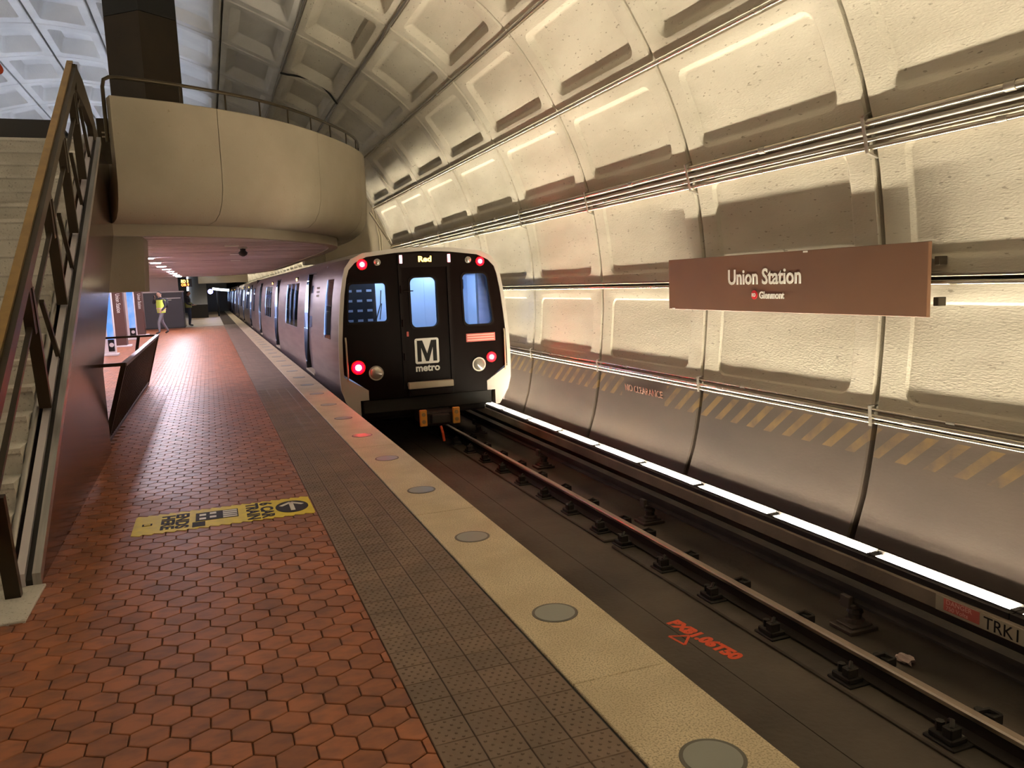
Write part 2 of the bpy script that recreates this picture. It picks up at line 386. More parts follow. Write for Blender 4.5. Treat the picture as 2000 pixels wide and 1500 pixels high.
# ------------------------------------------------------------------ floors
fl = struct('floor', 'station platform paved with red hexagonal tiles')
mb = MB(); mb.box((-7.97, Y0, -.35), (.612, Y1, -.011)); mb.build('tile_bed', GROUT, fl)
mb = MB(); mb.box((.612, Y0, -.35), (1.218, Y1, -.011)); mb.build('tactile_bed', TACTG, fl)
mb = MB(); mb.box((-7.6, Y0, -1.6), (1.15, Y1, -.35)); mb.build('platform_base', BED, fl)
S = .14 / math.sqrt(3)
def hexpoly(r): return [(r * math.sin(math.pi / 3 * k), r * math.cos(math.pi / 3 * k)) for k in range(6)]
def clipx(poly, xm):
    out = []
    for k in range(len(poly)):
        p, q = poly[k], poly[(k + 1) % len(poly)]
        if p[0] <= xm: out.append(p)
        if (p[0] <= xm) != (q[0] <= xm):
            t = (xm - p[0]) / (q[0] - p[0]); out.append((xm, p[1] + (q[1] - p[1]) * t))
    return out
def hexdata(xm=9, c=(0, 0), dz=0.):
    o = clipx(hexpoly(S - .0034), xm); cx = sum(p[0] for p in o) / len(o); cy = sum(p[1] for p in o) / len(o); n = len(o)
    if n < 3: return None
    inn = [(cx + (p[0] - cx) * .955, cy + (p[1] - cy) * .955) for p in o]
    vs = [(p[0] + c[0], p[1] + c[1], dz) for p in inn] + [(p[0] + c[0], p[1] + c[1], dz - .0026) for p in o] + [(p[0] + c[0], p[1] + c[1], -.016) for p in o]
    fs = [tuple(range(n - 1, -1, -1))]
    for k in range(n): j = (k + 1) % n; fs += [(k, j, n + j, n + k), (n + k, n + j, 2 * n + j, 2 * n + k)]
    return vs, fs
def hmesh(xm):
    d = hexdata(xm); mb = MB(); mb.add(*d); return mb.mesh('floor_tile', TILE)
HM = {}
cand = []
for r in range(-40, 325):
    y = 2.913 + r * S * 1.5; x0 = .578 if r % 2 == 0 else .648
    for k in range(0, 40):
        x = x0 - .14 * k
        if x < -4.2: break
        if y < 11.0 and x < -1.12 and y > 4.25: continue
        if y < 4.3 and x < -3.4: continue
        if y > 9.0 and x < -1.3 and y < 11: continue
        cand.append((x, y))
vis = [c for c in cand if in_view((c[0], c[1], 0), 10)]; vis.sort(key=lambda c: c[1] ** 2 + c[0] ** 2); near = set(vis[:300])
mb = MB()
for x, y in cand:
    xm = .607 - x
    if (x, y) in near:
        key = 9 if xm > .08 else round(xm, 3)
        if key not in HM: HM[key] = hmesh(key)
        o = obj('floor_tile', HM[key], None, (x, y, random.uniform(-.0012, .0008))); par(o, fl)
    else:
        d = hexdata(xm, (x, y), random.uniform(-.001, .0008))
        if d: mb.add(*d)
me = bpy.data.meshes.new('tiles'); me.from_pydata(mb.v, [], mb.f); me.materials.append(TILE)
tag(obj('floor_tiles', me, fl), 'red hexagonal floor tiles running on into the distance', kind='stuff')
# tactile strip: 4 tiles across, truncated domes
P = .1522
def tactile(dome):
    mb = MB(); h = P / 2 - .0016
    mb.add([(-h + .002, -h + .002, 0), (h - .002, -h + .002, 0), (h - .002, h - .002, 0), (-h + .002, h - .002, 0), (-h, -h, -.003), (h, -h, -.003), (h, h, -.003), (-h, h, -.003), (-h, -h, -.014), (h, -h, -.014), (h, h, -.014), (-h, h, -.014)],
           [(0, 1, 2, 3), (0, 4, 5, 1), (1, 5, 6, 2), (2, 6, 7, 3), (3, 7, 4, 0), (4, 8, 9, 5), (5, 9, 10, 6), (6, 10, 11, 7), (7, 11, 8, 4)])
    if dome:
        for j in range(5):
            for i in range(4 if j % 2 else 3):
                cx = (i - (1.5 if j % 2 else 1)) * .037; cy = (j - 2) * .0295; n = 6
                vs = [(cx + .0078 * math.cos(k * math.pi / 3), cy + .0078 * math.sin(k * math.pi / 3), -.0005) for k in range(n)] + [(cx + .0045 * math.cos(k * math.pi / 3), cy + .0045 * math.sin(k * math.pi / 3), .0032) for k in range(n)]
                mb.add(vs, [tuple(range(n, 2 * n))] + [(k, (k + 1) % n, n + (k + 1) % n, n + k) for k in range(n)])
    return mb
tm = tactile(True).mesh('tactile_tile', TACT); far = MB(); cnt = 0
for r in range(-12, 268):
    y = 2.61 + r * P
    for k in range(4):
        x = .612 + P * (k + .5) - .001
        if in_view((x, y, 0), 60) and cnt < 300:
            par(obj('tactile_tile', tm, None, (x, y, random.uniform(-.0008, .0006))), fl); cnt += 1
        else:
            h = P / 2 - .0016; far.add([(x - h, y - h, 0), (x + h, y - h, 0), (x + h, y + h, 0), (x - h, y + h, 0), (x - h, y - h, -.012), (x + h, y - h, -.012), (x + h, y + h, -.012), (x - h, y + h, -.012)], [(0, 1, 2, 3), (0, 4, 5, 1), (1, 5, 6, 2), (2, 6, 7, 3), (3, 7, 4, 0)])
tag(far.build('tactile_tiles', TACT, fl), 'brown studded warning tiles further down the platform', kind='stuff')
# granite edge
SL = 2.594
mb = MB(); mb.cbox((1.234, -SL / 2 + .0015, -.19), (1.675, SL / 2 - .0015, 0), .004); gm = mb.mesh('granite_slab', GRAN)
for k in range(-4, 30): par(obj('granite_slab', gm, None, (0, 2.717 + SL * (k + .5), 0)), fl)
mb = MB(); mb.box((1.219, Y0, -.03), (1.236, Y1, -.012)); mb.build('joint_strip', DARK, fl)
# far paving and far part of the platform
mb = MB(); mb.box((-7.9, 42.3, -.012), (.612, 83, .004)); mb.build('far_paving', BEIGE, fl)
# round flush lamps in the granite
dm = MB(); dm.disc((0, 0, -.03), (0, 0, 1), .098, .0325, 40); dmr = MB()
ring = [(.112 * math.cos(2 * math.pi * k / 40), .112 * math.sin(2 * math.pi * k / 40)) for k in range(40)]; rin = [(.098 * math.cos(2 * math.pi * k / 40), .098 * math.sin(2 * math.pi * k / 40)) for k in range(40)]
dmr.prism([ring, rin[::-1]], mXY, -.03, .0015)
dmm, dmrm = dm.mesh('lens', DISC, 30), dmr.mesh('ring', DISCR)
for k in range(24):
    y = 2.08 + 1.297 * k
    if k < 20: lb = f'round grey lens set in the granite edge, {ORD[k]} from the bottom of the photo'
    else: lb = 'tiny round grey lens far down the granite edge'
    t = thing('platform_edge_light', lb, 'edge light', (1.447, y, 0), 'flush lamps along the platform edge')
    for nm, m in (('lens', dmm), ('ring', dmrm)):
        o = obj(nm, m, None, (1.447, y, 0)); par(o, t)
# trackway
tr = struct('floor_trackway', 'dark concrete track bed between platform and wall')
mb = MB(); mb.box((1.1, Y0, -1.6), (3.296, Y1, -1.25)).box((3.304, Y0, -1.6), (5.6, Y1, -1.25)).box((3.29, Y0, -1.6), (3.31, Y1, -1.268)); mb.build('bed_slab', BED, tr)
mb = MB(); mb.box((2.25, Y0, -1.25), (2.95, Y1, -1.225)); mb.build('grout_pad', PAD, tr)
for ya, yb in ((-20, -4.9), (-4.75, 1.2), (1.3, 7.28), (7.44, 13.3), (13.45, 19.4), (19.5, 40), (40.2, 83)):
    mb = MB(); mb.cbox((3.80, ya, -1.25), (4.34, yb, -1.222), .01); mb.build('grout_pad', PAD, tr)
mb = MB(); mb.box((-13, Y0, -1.6), (-7.5, Y1, -1.25)); mb.build('bed_slab', BED, tr)
# orange survey paint on the bed
t = text('paint_mark', tr, 'PX81.06T50', .155, ORANGE, (3.33, 5.42, -1.248), (.13, -1, 0), (1, .13, 0), .0008, .98, bold=.011); tag(t, 'orange sprayed survey writing')
mb = MB(); tri = [Vector((3.21, 5.20, 0)), Vector((3.24, 5.02, 0)), Vector((3.36, 5.14, 0))]
for k in range(3): mb.beam(tri[k] + Vector((0, 0, -1.248)), tri[(k + 1) % 3] + Vector((0, 0, -1.248)), .022, .002)
mb.build('paint_mark', ORANGE, tr)
# trackside ledge carrying the lamps
lg = struct('trim_1', 'brown concrete ledge under the trackside lamps')
mb = MB(); mb.cbox((4.86, -12, -.93), (5.55, 130, -.80), .008); mb.build('ledge_slab', CURB, lg)
mb = MB(); mb.box((5.16, -12, -1.6), (5.55, 130, -.93)); mb.build('ledge_wall', BED, lg)
mb = MB(); mb.box((4.856, 3.36, -.925), (4.8605, 4.16, -.81)); mb.build('label_strip', CREAM, lg)
mb = MB(); mb.box((4.853, 3.80, -.905), (4.857, 4.09, -.815)); t = mb.build('warning_label', PINK, lg); tag(t, 'small red danger label')
text('label_text', t, 'DANGER', .05, PINKT, (4.852, 4.07, -.853), (0, -1, 0), (0, 0, 1), .001, 1.05)
text('label_text', t, '750 Volts', .045, PINKT, (4.852, 4.07, -.897), (0, -1, 0), (0, 0, 1), .001, 1.05)
t = text('label_text', lg, 'TRK1', .125, BLACKP, (4.855, 3.77, -.912), (0, -1, 0), (0, 0, 1), .001, .95); tag(t, 'black letters TRK1 on a pale strip')

# ------------------------------------------------------------------ strip lamps in the trough
LP = 1.27
hb = MB(); hb.box((4.885, -LP / 2 + .004, -.80), (5.095, LP / 2 - .004, -.79)).box((4.885, -LP / 2 + .004, -.79), (4.897, LP / 2 - .004, -.752)).box((5.083, -LP / 2 + .004, -.79), (5.095, LP / 2 - .004, -.735)) \
    .box((4.945, -LP / 2 + .004, -.79), (4.951, LP / 2 - .004, -.750)).box((5.031, -LP / 2 + .004, -.79), (5.037, LP / 2 - .004, -.718)).box((5.037, -LP / 2 + .004, -.745), (5.083, LP / 2 - .004, -.739)).box((4.897, -LP / 2 + .004, -.765), (4.945, LP / 2 - .004, -.759)) \
    .box((4.951, LP / 2 - .045, -.79), (5.031, LP / 2 - .004, -.748)).box((4.951, -LP / 2 + .004, -.79), (5.031, -LP / 2 + .045, -.748))
hm = hb.mesh('housing', HOUS)
fb = MB()
for x in (4.9785, 5.0035): fb.box((x - .002, -LP / 2 + .05, -.79), (x + .002, LP / 2 - .05, -.752))
fm = fb.mesh('louver', HOUS)
tb = [MB().tube([(x, -LP / 2 + .052, -.765), (x, LP / 2 - .052, -.765)], .0095, 8).mesh('tube', TUBE, 60) for x in (4.966, 4.991, 5.016)]
n = 0
for k in range(-10, 90):
    y = 3.605 + LP * (k + .5)
    if 0 <= k <= 8: lb = f'white trackside strip lamp, {ORD[k]} from the right edge of the photo'
    elif k < 0: lb = 'white strip lamp in the trackside trough beside the photographer'
    else: lb = 'white strip lamp in the trackside trough hidden behind the train'
    t = thing('strip_lamp', lb, 'lamp', (5, y, -.8), 'strip lamps along the trackside wall')
    for nm, m in [('housing', hm), ('louver', fm)] + [('tube', q) for q in tb]: par(obj(nm, m, None, (0, y, 0)), t)
    if k > 35: continue
    t2 = thing('strip_lamp', 'white strip lamp in the trough beyond the far track', 'lamp', (2 * XC - 5, y, -.8), 'strip lamps beyond the far track')
    for nm, m in [('housing', hm)] + [('tube', q) for q in tb]:
        o = obj(nm, m, None, (2 * XC - 0, y, 0)); o.scale = (-1, 1, 1); par(o, t2)

# ------------------------------------------------------------------ rails
def rail(x, label, y0=-8, y1=70):
    t = thing('running_rail', label, 'rail', (x, y0, -1.22))
    zt = -1.05
    head = [(-.036, zt - .035), (-.036, zt - .010), (-.026, zt), (.026, zt), (.036, zt - .010), (.036, zt - .035)]
    MB().prism([head], lambda u, v, d: (x + u, d, v), y0, y1).build('rail_head', RAILH, t, 40)
    web = [(-.036, zt - .035), (-.012, zt - .052), (-.011, zt - .12), (-.068, zt - .148), (-.068, zt - .160), (.068, zt - .160), (.068, zt - .148), (.011, zt - .12), (.012, zt - .052), (.036, zt - .035)]
    MB().prism([web], lambda u, v, d: (x + u, d, v), y0, y1).build('rail_web', RAILS, t)
    return t
r1 = rail(4.062, 'shiny running rail on pads below the lamp trough')
r2 = rail(2.60, 'running rail tucked under the platform edge')
fa = MB(); fa.cbox((-.23, -.11, -1.225), (.23, .11, -1.203), .006)
for s in (-1, 1):
    fa.cbox((s * .15 - .065, -.085, -1.204), (s * .15 + .065, .085, -1.165), .008)
    fa.cbox((s * .17 - .045, -.08, -1.166), (s * .17 + .045, -.01, -1.095), .008)
    fa.tube([(s * .16, .045, -1.17), (s * .16, .045, -1.11)], .028, 6)
    fa.tube([(s * .19, -.06, -1.10), (s * .15, -.03, -1.075), (s * .10, .03, -1.115), (s * .075, .06, -1.185)], .015, 6)
fam = fa.mesh('rail_fastener', FAST)
ys = [3.24 + .797 * k for k in range(-3, 6)] + [7.76 + .797 * k for k in range(0, 14)]
for y in ys: par(obj('rail_fastener', fam, None, (4.062, y, 0)), r1)
# third rail on insulators
t3 = thing('third_rail', 'brown power rail standing on insulator posts', 'rail', (4.62, -8, -1.25))
prof = [(-.065, -1.02), (-.065, -1.0), (-.022, -.985), (-.02, -.935), (-.055, -.925), (-.055, -.885), (.055, -.885), (.055, -.925), (.02, -.935), (.022, -.985), (.065, -1.0), (.065, -1.02)]
MB().prism([prof], lambda u, v, d: (4.62 + u, d, v), -8, 70).build('rail_beam', THIRD, t3)
ib = MB(); ib.cbox((-.15, -.12, -1.252), (.13, .12, -1.215), .006); ib.cbox((-.11, -.09, -1.216), (.10, .09, -1.195), .006)
ib.tube([(0, 0, -1.2), (0, 0, -1.17), (0, 0, -1.16), (0, 0, -1.12), (0, 0, -1.11), (0, 0, -1.08), (0, 0, -1.055)], [.075, .075, .052, .052, .065, .055, .065], 14)
ib.cbox((-.10, -.075, -1.06), (.10, .075, -1.022), .008); ib.cbox((-.11, -.05, -1.06), (-.068, .05, -.96), .006); ib.cbox((.068, -.05, -1.06), (.11, .05, -.96), .006)
im = ib.mesh('insulator_post', INSU)
for k in range(-1, 6): par(obj('insulator_post', im, None, (4.62, 4.70 + 3.16 * k, 0)), t3)
# cover board bracket line behind the third rail
mb = MB(); mb.cbox((4.73, -8, -1.02), (4.76, 70, -.97), .004); t = mb.build('cover_strip', THIRD, t3)
# litter
mb = MB(); bm = bmesh.new(); bmesh.ops.create_icosphere(bm, subdivisions=2, radius=.05)
for v in bm.verts: v.co = Vector((v.co.x * 1.0, v.co.y * 1.5, v.co.z * .75)) * random.uniform(.6, 1.25)
me = bpy.data.meshes.new('crumpled_paper'); bm.to_mesh(me); bm.free(); me.materials.append(PAPER)
tag(obj('crumpled_paper', me, None, (4.50, 4.10, -1.215)), 'small crumpled pale paper on the track bed by the power rail', 'litter')

# ------------------------------------------------------------------ conduits on the wall
def pipe(label, x, z, r, y0=-7.5, y1=23.6, mat=CHROME, bend=None, group='steel conduits on the trackside wall', coup=2.6, ph=0.):
    t = thing('conduit', label, 'conduit', (x, y0, z), group)
    pts = [(x, y0, z), (x, y1, z)]
    if bend: pts = pts[:-1] + [(x, y1 - .15, z), (x - .03, y1 - .05, z + .05), (x - .10, y1, z + .2), (x - .60, y1, z + 1.0)]
    MB().tube(pts, r, 12).build('pipe', mat, t, 50)
    y = y0 + ph; c = MB(); c.tube([(0, -.04, 0), (0, .04, 0)], r * 1.14, 12); cm = c.mesh('coupling', CLAMP, 50)
    while y < y1 - .3:
        par(obj('coupling', cm, None, (x, y, z)), t); y += coup
    return t
pipe('thick bright steel conduit, uppermost of the bundle on the wall', 5.222, 2.797, .034, bend=True, ph=1.1)
pipe('dark thin conduit second from the top of the wall bundle', 5.243, 2.722, .024, mat=CLAMP, ph=.6)
pipe('thin conduit third from the top of the wall bundle', 5.262, 2.663, .018, ph=1.9)
pipe('slim bright conduit, lowest of the upper wall bundle', 5.275, 2.600, .022, ph=1.2)
pipe('single bright conduit running behind the brown station sign', 5.417, 1.468, .020, ph=.9)
pipe('thin dark conduit just above the one behind the station sign', 5.426, 1.535, .012, mat=CLAMP, ph=.4)
pipe('slim bright conduit, upper of the three above the hazard stripes', 5.36, .368, .015, ph=1.6)
pipe('broad steel conduit, middle of the three above the hazard stripes', 5.352, .312, .024, ph=2.0)
pipe('thin steel conduit, lowest of the three above the hazard stripes', 5.355, .262, .014, ph=.3)
for i, nm in ((3, 'steel conduit along the rib above the wall bundle'), (4, 'steel conduit along the second rib above the wall bundle')):
    p = surf(i, 0, 0, -.03); pipe(nm, p[0], p[2], .022, ph=.5, coup=BAY)
for i, nm in ((5, 'conduit along the third vault rib'), (6, 'conduit along the fourth vault rib')):
    p = surf(i, 0, 0, -.026); pipe(nm, p[0], p[2], .018, y1=31, mat=CLAMP, ph=.5, coup=BAY)
p0, p1 = surf(6, 0, 18.40, -.075), surf(5, 0, 18.40, -.075); a, b = Vector(p0), Vector(p1)
t = thing('hanging_cable', 'thin black cable drooping along a joint of the vault above the parapet', 'cable', p0)
MB().tube([a] + [a.lerp(b, f) + Vector((.12 * math.sin(math.pi * f), -.25 * math.sin(math.pi * f), -.02 + .10 * math.sin(math.pi * f))) for f in [k / 12 for k in range(1, 12)]] + [b], .022, 8).build('cable', DARK, t, 60)
# clamps over the pipe bundles at each joint
cl = MB(); cl.beam((5.175, 0, 2.84), (5.24, 0, 2.56), .03, .012, Vector((0, 1, 0))); cl.beam((5.175, 0, 2.84), (5.3, 0, 2.9), .03, .012, Vector((0, 1, 0))); cl.beam((5.24, 0, 2.56), (5.36, 0, 2.52), .03, .012, Vector((0, 1, 0)))
clm = cl.mesh('clamp', CLAMP); c2 = MB(); c2.beam((5.32, 0, .41), (5.33, 0, .23), .03, .012, Vector((0, 1, 0))); c2.beam((5.32, 0, .41), (5.4, 0, .41), .03, .012, Vector((0, 1, 0))); c2m = c2.mesh('clamp', CLAMP)
for b in range(-1, 7):
    for m in (clm, c2m): par(obj('clamp', m, None, (0, J0 + BAY * b, 0)), wall_r)

# ------------------------------------------------------------------ station sign
SX = 5.31
t = thing('station_sign', 'long brown station name board with white letters on the trackside wall', 'sign', (SX, 6.46, 1.2))
MB().cbox((SX - .004, 4.71, 1.197), (SX + .035, 8.486, 1.794), .004).build('board', SIGN, t)
o = text('station_name', t, 'Union Station', .223, WHITE, (SX - .006, 7.296, 1.485), (0, -1, 0), (0, 0, 1), .002, .93, bold=.004); tag(o, 'white letters Union Station')
o = text('line_name', t, 'Glenmont', .100, WHITE, (SX - .006, 6.765, 1.337), (0, -1, 0), (0, 0, 1), .002, .93, bold=.0025); tag(o, 'small white letters Glenmont')
o = MB().disc((SX - .003, 6.842, 1.373), (-1, 0, 0), .047, .006, 28).build('line_disc', REDP, t); tag(o, 'red disc with white letters RD')
text('disc_letters', o, 'RD', .048, WHITE, (SX - .0105, 6.880, 1.356), (0, -1, 0), (0, 0, 1), .001, .95, bold=.002)
for y in (4.66, 8.2):
    for z in (1.32, 1.64): MB().cbox((SX + .035, y - .02, z - .035), (5.43, y + .03, z + .035), .004).build('bracket', BRONZE, t)
for y, z in ((6.09, 1.78), (8.38, 1.204)): MB().box((SX - .007, y - .03, z - .008), (SX - .003, y + .03, z + .008)).build('corner_clip', WHITE, t)

# ------------------------------------------------------------------ yellow floor sticker
XA, XB, YA, YB = -.62, .598, 5.745, 6.205
t = thing('floor_sticker', 'yellow saw-edged floor sticker with black print by the tactile strip', 'sticker', (0, 5.97, .002))
out = []; N = 17
for k in range(N): x = XA + (XB - XA) * k / N; out += [(x, YA), (x + (XB - XA) / N * .8, YA - .03)]
out.append((XB, YA))
for k in range(N): x = XB - (XB - XA) * k / N; out += [(x, YB), (x - (XB - XA) / N * .8, YB + .03)]
out.append((XA, YB))
MB().prism([out], mXY, .0005, .003).build('sheet', YELLOW, t)
Z = .0035; dn = (0, -1, 0); rt = (1, 0, 0)
for s, x in (('6 CAR', .245), ('TRAIN', .145), ('ENDS', -.335), ('HERE', -.43)):
    text('lettering', t, s, .118, BLACKP, (x - .008, 5.975, Z), dn, rt, .0004, 1.3, 'CENTER', bold=.005)
cir = [(.455 + .118 * math.cos(a), 5.975 + .165 * math.sin(a)) for a in [2 * math.pi * k / 36 for k in range(36)]]
o = MB().prism([cir], mXY, .003, .0042).build('arrow_disc', BLACKP, t)
ar = MB()
for p, q in (((.455, 6.085), (.455, 5.865)), ((.455, 6.095), (.535, 6.01)), ((.455, 6.095), (.375, 6.01))): ar.beam((*p, .0046), (*q, .0046), .032, .001, Vector((1, .0, 0)) if p[0] == q[0] else Vector((.7, .7, 0)))
ar.build('arrow', WHITE, o)
o = MB().box((-.215, 5.90, .003), (.075, 6.12, .0042)).build('train_picture', BLACKP, t)
for k in range(4): MB().box((-.03, 5.915 + .052 * k, .0042), (.068, 5.948 + .052 * k, .0049)).build('picture_stripe', WHITE, o)
for a_, b_ in ((-.19, 5.93), (-.19, 6.03), (-.12, 5.95), (-.12, 6.05)): MB().box((a_, b_, .0042), (a_ + .045, b_ + .05, .0049)).build('picture_window', WHITE, o)
MB().box((-.235, 5.765, .003), (-.15, 5.885, .0042)).build('picture_block', BLACKP, t)
MB().box((-.565, 5.95, .003), (-.50, 6.0, .0042)).build('logo_box', BLACKP, t); MB().box((-.553, 5.958, .0042), (-.512, 5.992, .0047)).build('logo_mark', YELLOW, t)

# ------------------------------------------------------------------ metro cars
CX, YF = 3.33, 12.80
PROF = [(1.40, -.42), (1.48, -.22), (1.53, 0.0), (1.55, .40), (1.535, .78), (1.50, 1.15), (1.455, 1.50), (1.405, 1.76), (1.36, 1.92), (1.25, 2.06), (1.05, 2.15), (.55, 2.205), (0, 2.225)]
def halfx(z):
    for (a, za), (b, zb) in zip(PROF, PROF[1:]):
        if za <= z <= zb and zb > za: return a + (b - a) * (z - za) / (zb - za)
    return 1.5
loopP = [(-x, z) for x, z in PROF] + [(x, z) for x, z in reversed(PROF[:-1])]
LC = 22.75
DOORS = [(2.72, 4.10), (10.65, 12.03), (18.6, 19.98)]
WINS = []
for c in (6.95, 14.9): WINS += [(c - 1.45, c - .53), (c - .46, c + .46), (c + .53, c + 1.45)]
OPW = (.42, 1.08)
def car(label, front=True):
    t = thing('metro_car', label, 'train car', (CX, YF + LC / 2, -1.05), 'cars of the stopped metro train')
    ys = {0., .15, .35, .7, LC}
    for a, b in DOORS + WINS + [OPW]: ys |= {a, b}
    ys = sorted(ys); n = len(loopP); vs = []; fs = []; rf = []
    def sc(y): return .945 + .055 * min(1, y / .7) ** .5 if front else 1.
    for y in ys:
        k = sc(y); vs += [(CX + x * k, YF + y, z) for x, z in loopP]
    for i in range(len(ys) - 1):
        ym = (ys[i] + ys[i + 1]) / 2
        for j in range(n - 1):
            zm = (loopP[j][1] + loopP[j + 1][1]) / 2
            if any(a < ym < b for a, b in DOORS) and 0 < zm < 1.9: continue
            if any(a < ym < b for a, b in WINS) and .8 < zm < 1.7: continue
            if OPW[0] < ym < OPW[1] and .8 < zm < 1.7: continue
            fs.append((i * n + j, i * n + j + 1, (i + 1) * n + j + 1, (i + 1) * n + j)); rf.append(1 if zm > 2.1 else 0)
    mb = MB(); mb.v = vs; mb.f = fs; mb.m = rf; mb.build('body_shell', [CARB, CAROOF], t, 25)
    def sidepanel(name, mat, a, b, z0, z1, inset, parent, th=.02):
        for s in (-1, 1):
            zz = [z for _, z in PROF if z0 < z < z1]; zz = [z0] + zz + [z1]; m = MB(); vs = []; k = sc((a + b) / 2)
            for y in (a, b):
                for z in zz: vs.append((CX + s * (halfx(z) * k - inset), YF + y, z))
                for z in zz: vs.append((CX + s * (halfx(z) * k - inset - th), YF + y, z))
            q = len(zz); f = []
            for j in range(q - 1): f += [(j, j + 1, 2 * q + j + 1, 2 * q + j), (q + j, 3 * q + j, 3 * q + j + 1, q + j + 1), (j, q + j, q + j + 1, j + 1), (2 * q + j, 2 * q + j + 1, 3 * q + j + 1, 3 * q + j)]
            f += [(0, 2 * q, 3 * q, q), (q - 1, 2 * q - 1, 4 * q - 1, 3 * q - 1)]
            m.add(vs, f); yield m.build(name, mat, parent)
    for a, b in DOORS:
        c = (a + b) / 2
        for l, r in ((a, c - .006), (c + .006, b)):
            for d in sidepanel('door', CARB, l, r, 0., 1.92, .095, t, .03):
                s = -1 if d.data.vertices[0].co.x < CX else 1
                m = MB(); m.prism([rrect(YF + l + .16, .85, YF + r - .16, 1.68, .07)], lambda u, v, dd: (CX + s * (halfx(v) * sc((l + r) / 2) - dd), u, v), .090, .1)
                m.build('door_window', GLASST, d)
        for s in (-1, 1):
            m = MB()
            for y in (a, b): m.prism([[(-.0, 0.), (-.0, 1.92), (.12, 1.92), (.12, 0.)]], lambda u, v, d: (CX + s * (halfx(v) - u - .003), d, v), YF + y - .02, YF + y + .02)
            m.box((CX + s * (halfx(1.92) - .12), YF + a, 1.91), (CX + s * (halfx(1.92) - .0), YF + b, 1.93)); m.build('door_jamb', UNDER, t)
            m = MB(); m.box((CX + s * (1.545 if s < 0 else 1.42), YF + a, -.04) if s < 0 else (CX + 1.40, YF + a, -.04), (CX - 1.40, YF + b, -.005) if s < 0 else (CX + 1.545, YF + b, -.005)); m.build('door_sill', CREAM, t)
    for a, b in WINS:
        for o in sidepanel('side_window', GLASST, a + .0, b - .0, .78, 1.76, .012, t, .006): pass
    for o in sidepanel('side_window', GLASST, OPW[0], OPW[1], .78, 1.76, .012, t, .006): pass
    for y in (6.2, 13.6):
        m = MB(); m.cbox((CX - halfx(1.84) - .012, YF + y - .22, 1.79), (CX - halfx(1.84) + .05, YF + y + .22, 1.90), .008); o = m.build('destination_box', MASKF, t)
        m = MB(); m.box((CX - halfx(1.84) - .014, YF + y - .13, 1.815), (CX - halfx(1.84) - .011, YF + y + .13, 1.875)); m.build('destination_screen', AMBL, o)
    # interior
    m = MB()
    for s in (-1, 1): m.box((CX + s * 1.36 - .01, YF + 1.6, .02), (CX + s * 1.36 + .01, YF + LC - .1, .76)); m.box((CX + s * 1.22 - .01, YF + 1.6, 1.80), (CX + s * 1.22 + .01, YF + LC - .1, 1.99))
    m.box((CX - 1.20, YF + .3, 1.99), (CX + 1.20, YF + LC - .1, 2.02)); m.box((CX - 1.36, YF + .2, -.03), (CX + 1.36, YF + LC - .1, .0)); m.build('interior_lining', LINER, t)
    m = MB()
    for x in (-.5, .5): m.box((CX + x - .08, YF + .5, 1.965), (CX + x + .08, YF + 1.5, 1.985))
    m.build('cab_lamp', CABL, t); m = MB()
    for x in (-.6, .6): m.box((CX + x - .1, YF + 1.8, 1.965), (CX + x + .1, YF + LC - .4, 1.985))
    m.build('ceiling_lamp', SALOON, t)
    for a, b in DOORS:
        for y in (a - .12, b + .12):
            for s in (-1, 1):
                if y > 1.8: MB().box((CX + s * .95 - .42, YF + y - .015, .05), (CX + s * .95 + .36, YF + y + .015, 1.75)).build('partition', LINER, t)
    for g in ((5.0, 9.9), (12.9, 17.9)):
        y = g[0]
        while y < g[1]:
            for s in (-1, 1): MB().cbox((CX + s * .9 - .44, YF + y, .40), (CX + s * .9 + .44, YF + y + .09, 1.12), .03).build('seat_back', SEAT, t)
            y += .82
    for s in (-1, 1):
        m = MB(); m.box((CX + s * 1.36 - .02, YF + .1, -.0), (CX + s * 1.36 + .02, YF + 1.62, .76)); m.box((CX + s * 1.28 - .02, YF + 1.10, .755), (CX + s * 1.28 + .02, YF + 1.62, 1.80)); m.box((CX + s * 1.19 - .02, YF + .1, 1.79), (CX + s * 1.19 + .02, YF + 1.62, 1.98))
        m.build('cab_lining', LINER, t)
    # running gear
    m = MB(); m.cbox((CX - 1.15, YF + .45, -.62), (CX + 1.15, YF + LC - .5, -.2), .03); m.build('underframe', UNDER, t)
    for yb in (3.1, LC - 3.1):
        m = MB(); m.cbox((CX - .95, YF + yb - 1.6, -.85), (CX + .95, YF + yb + 1.6, -.55), .04); b_ = m.build('bogie', UNDER, t)
        for dy in (-1.1, 1.1):
            for s in (-1, 1): MB().disc((CX + s * .73 - .06, YF + yb + dy, -.695), (1, 0, 0), .355, .12, 28).build('wheel', UNDER, b_, 40)
    m = MB(); m.box((CX - 1.35, YF + LC - .03, -.2), (CX + 1.35, YF + LC, 2.1)); m.build('end_wall', UNDER, t)
    return t
c1 = car('brown-faced metro car at the rear of the train with red tail lamps lit')
c2 = copy_tree(c1, (0, LC + .45, 0)); c2['label'] = 'second metro car from the tail lamps, along the platform edge'
c3 = copy_tree(c1, (0, 2 * (LC + .45), 0)); c3['label'] = 'third metro car from the tail lamps, far down the platform'
for k_, w_ in ((3, 'fourth'), (4, 'fifth'), (5, 'sixth')):
    cc = copy_tree(c1, (0, k_ * (LC + .45), 0)); cc['label'] = f'{w_} metro car from the tail lamps, tiny in the distance'
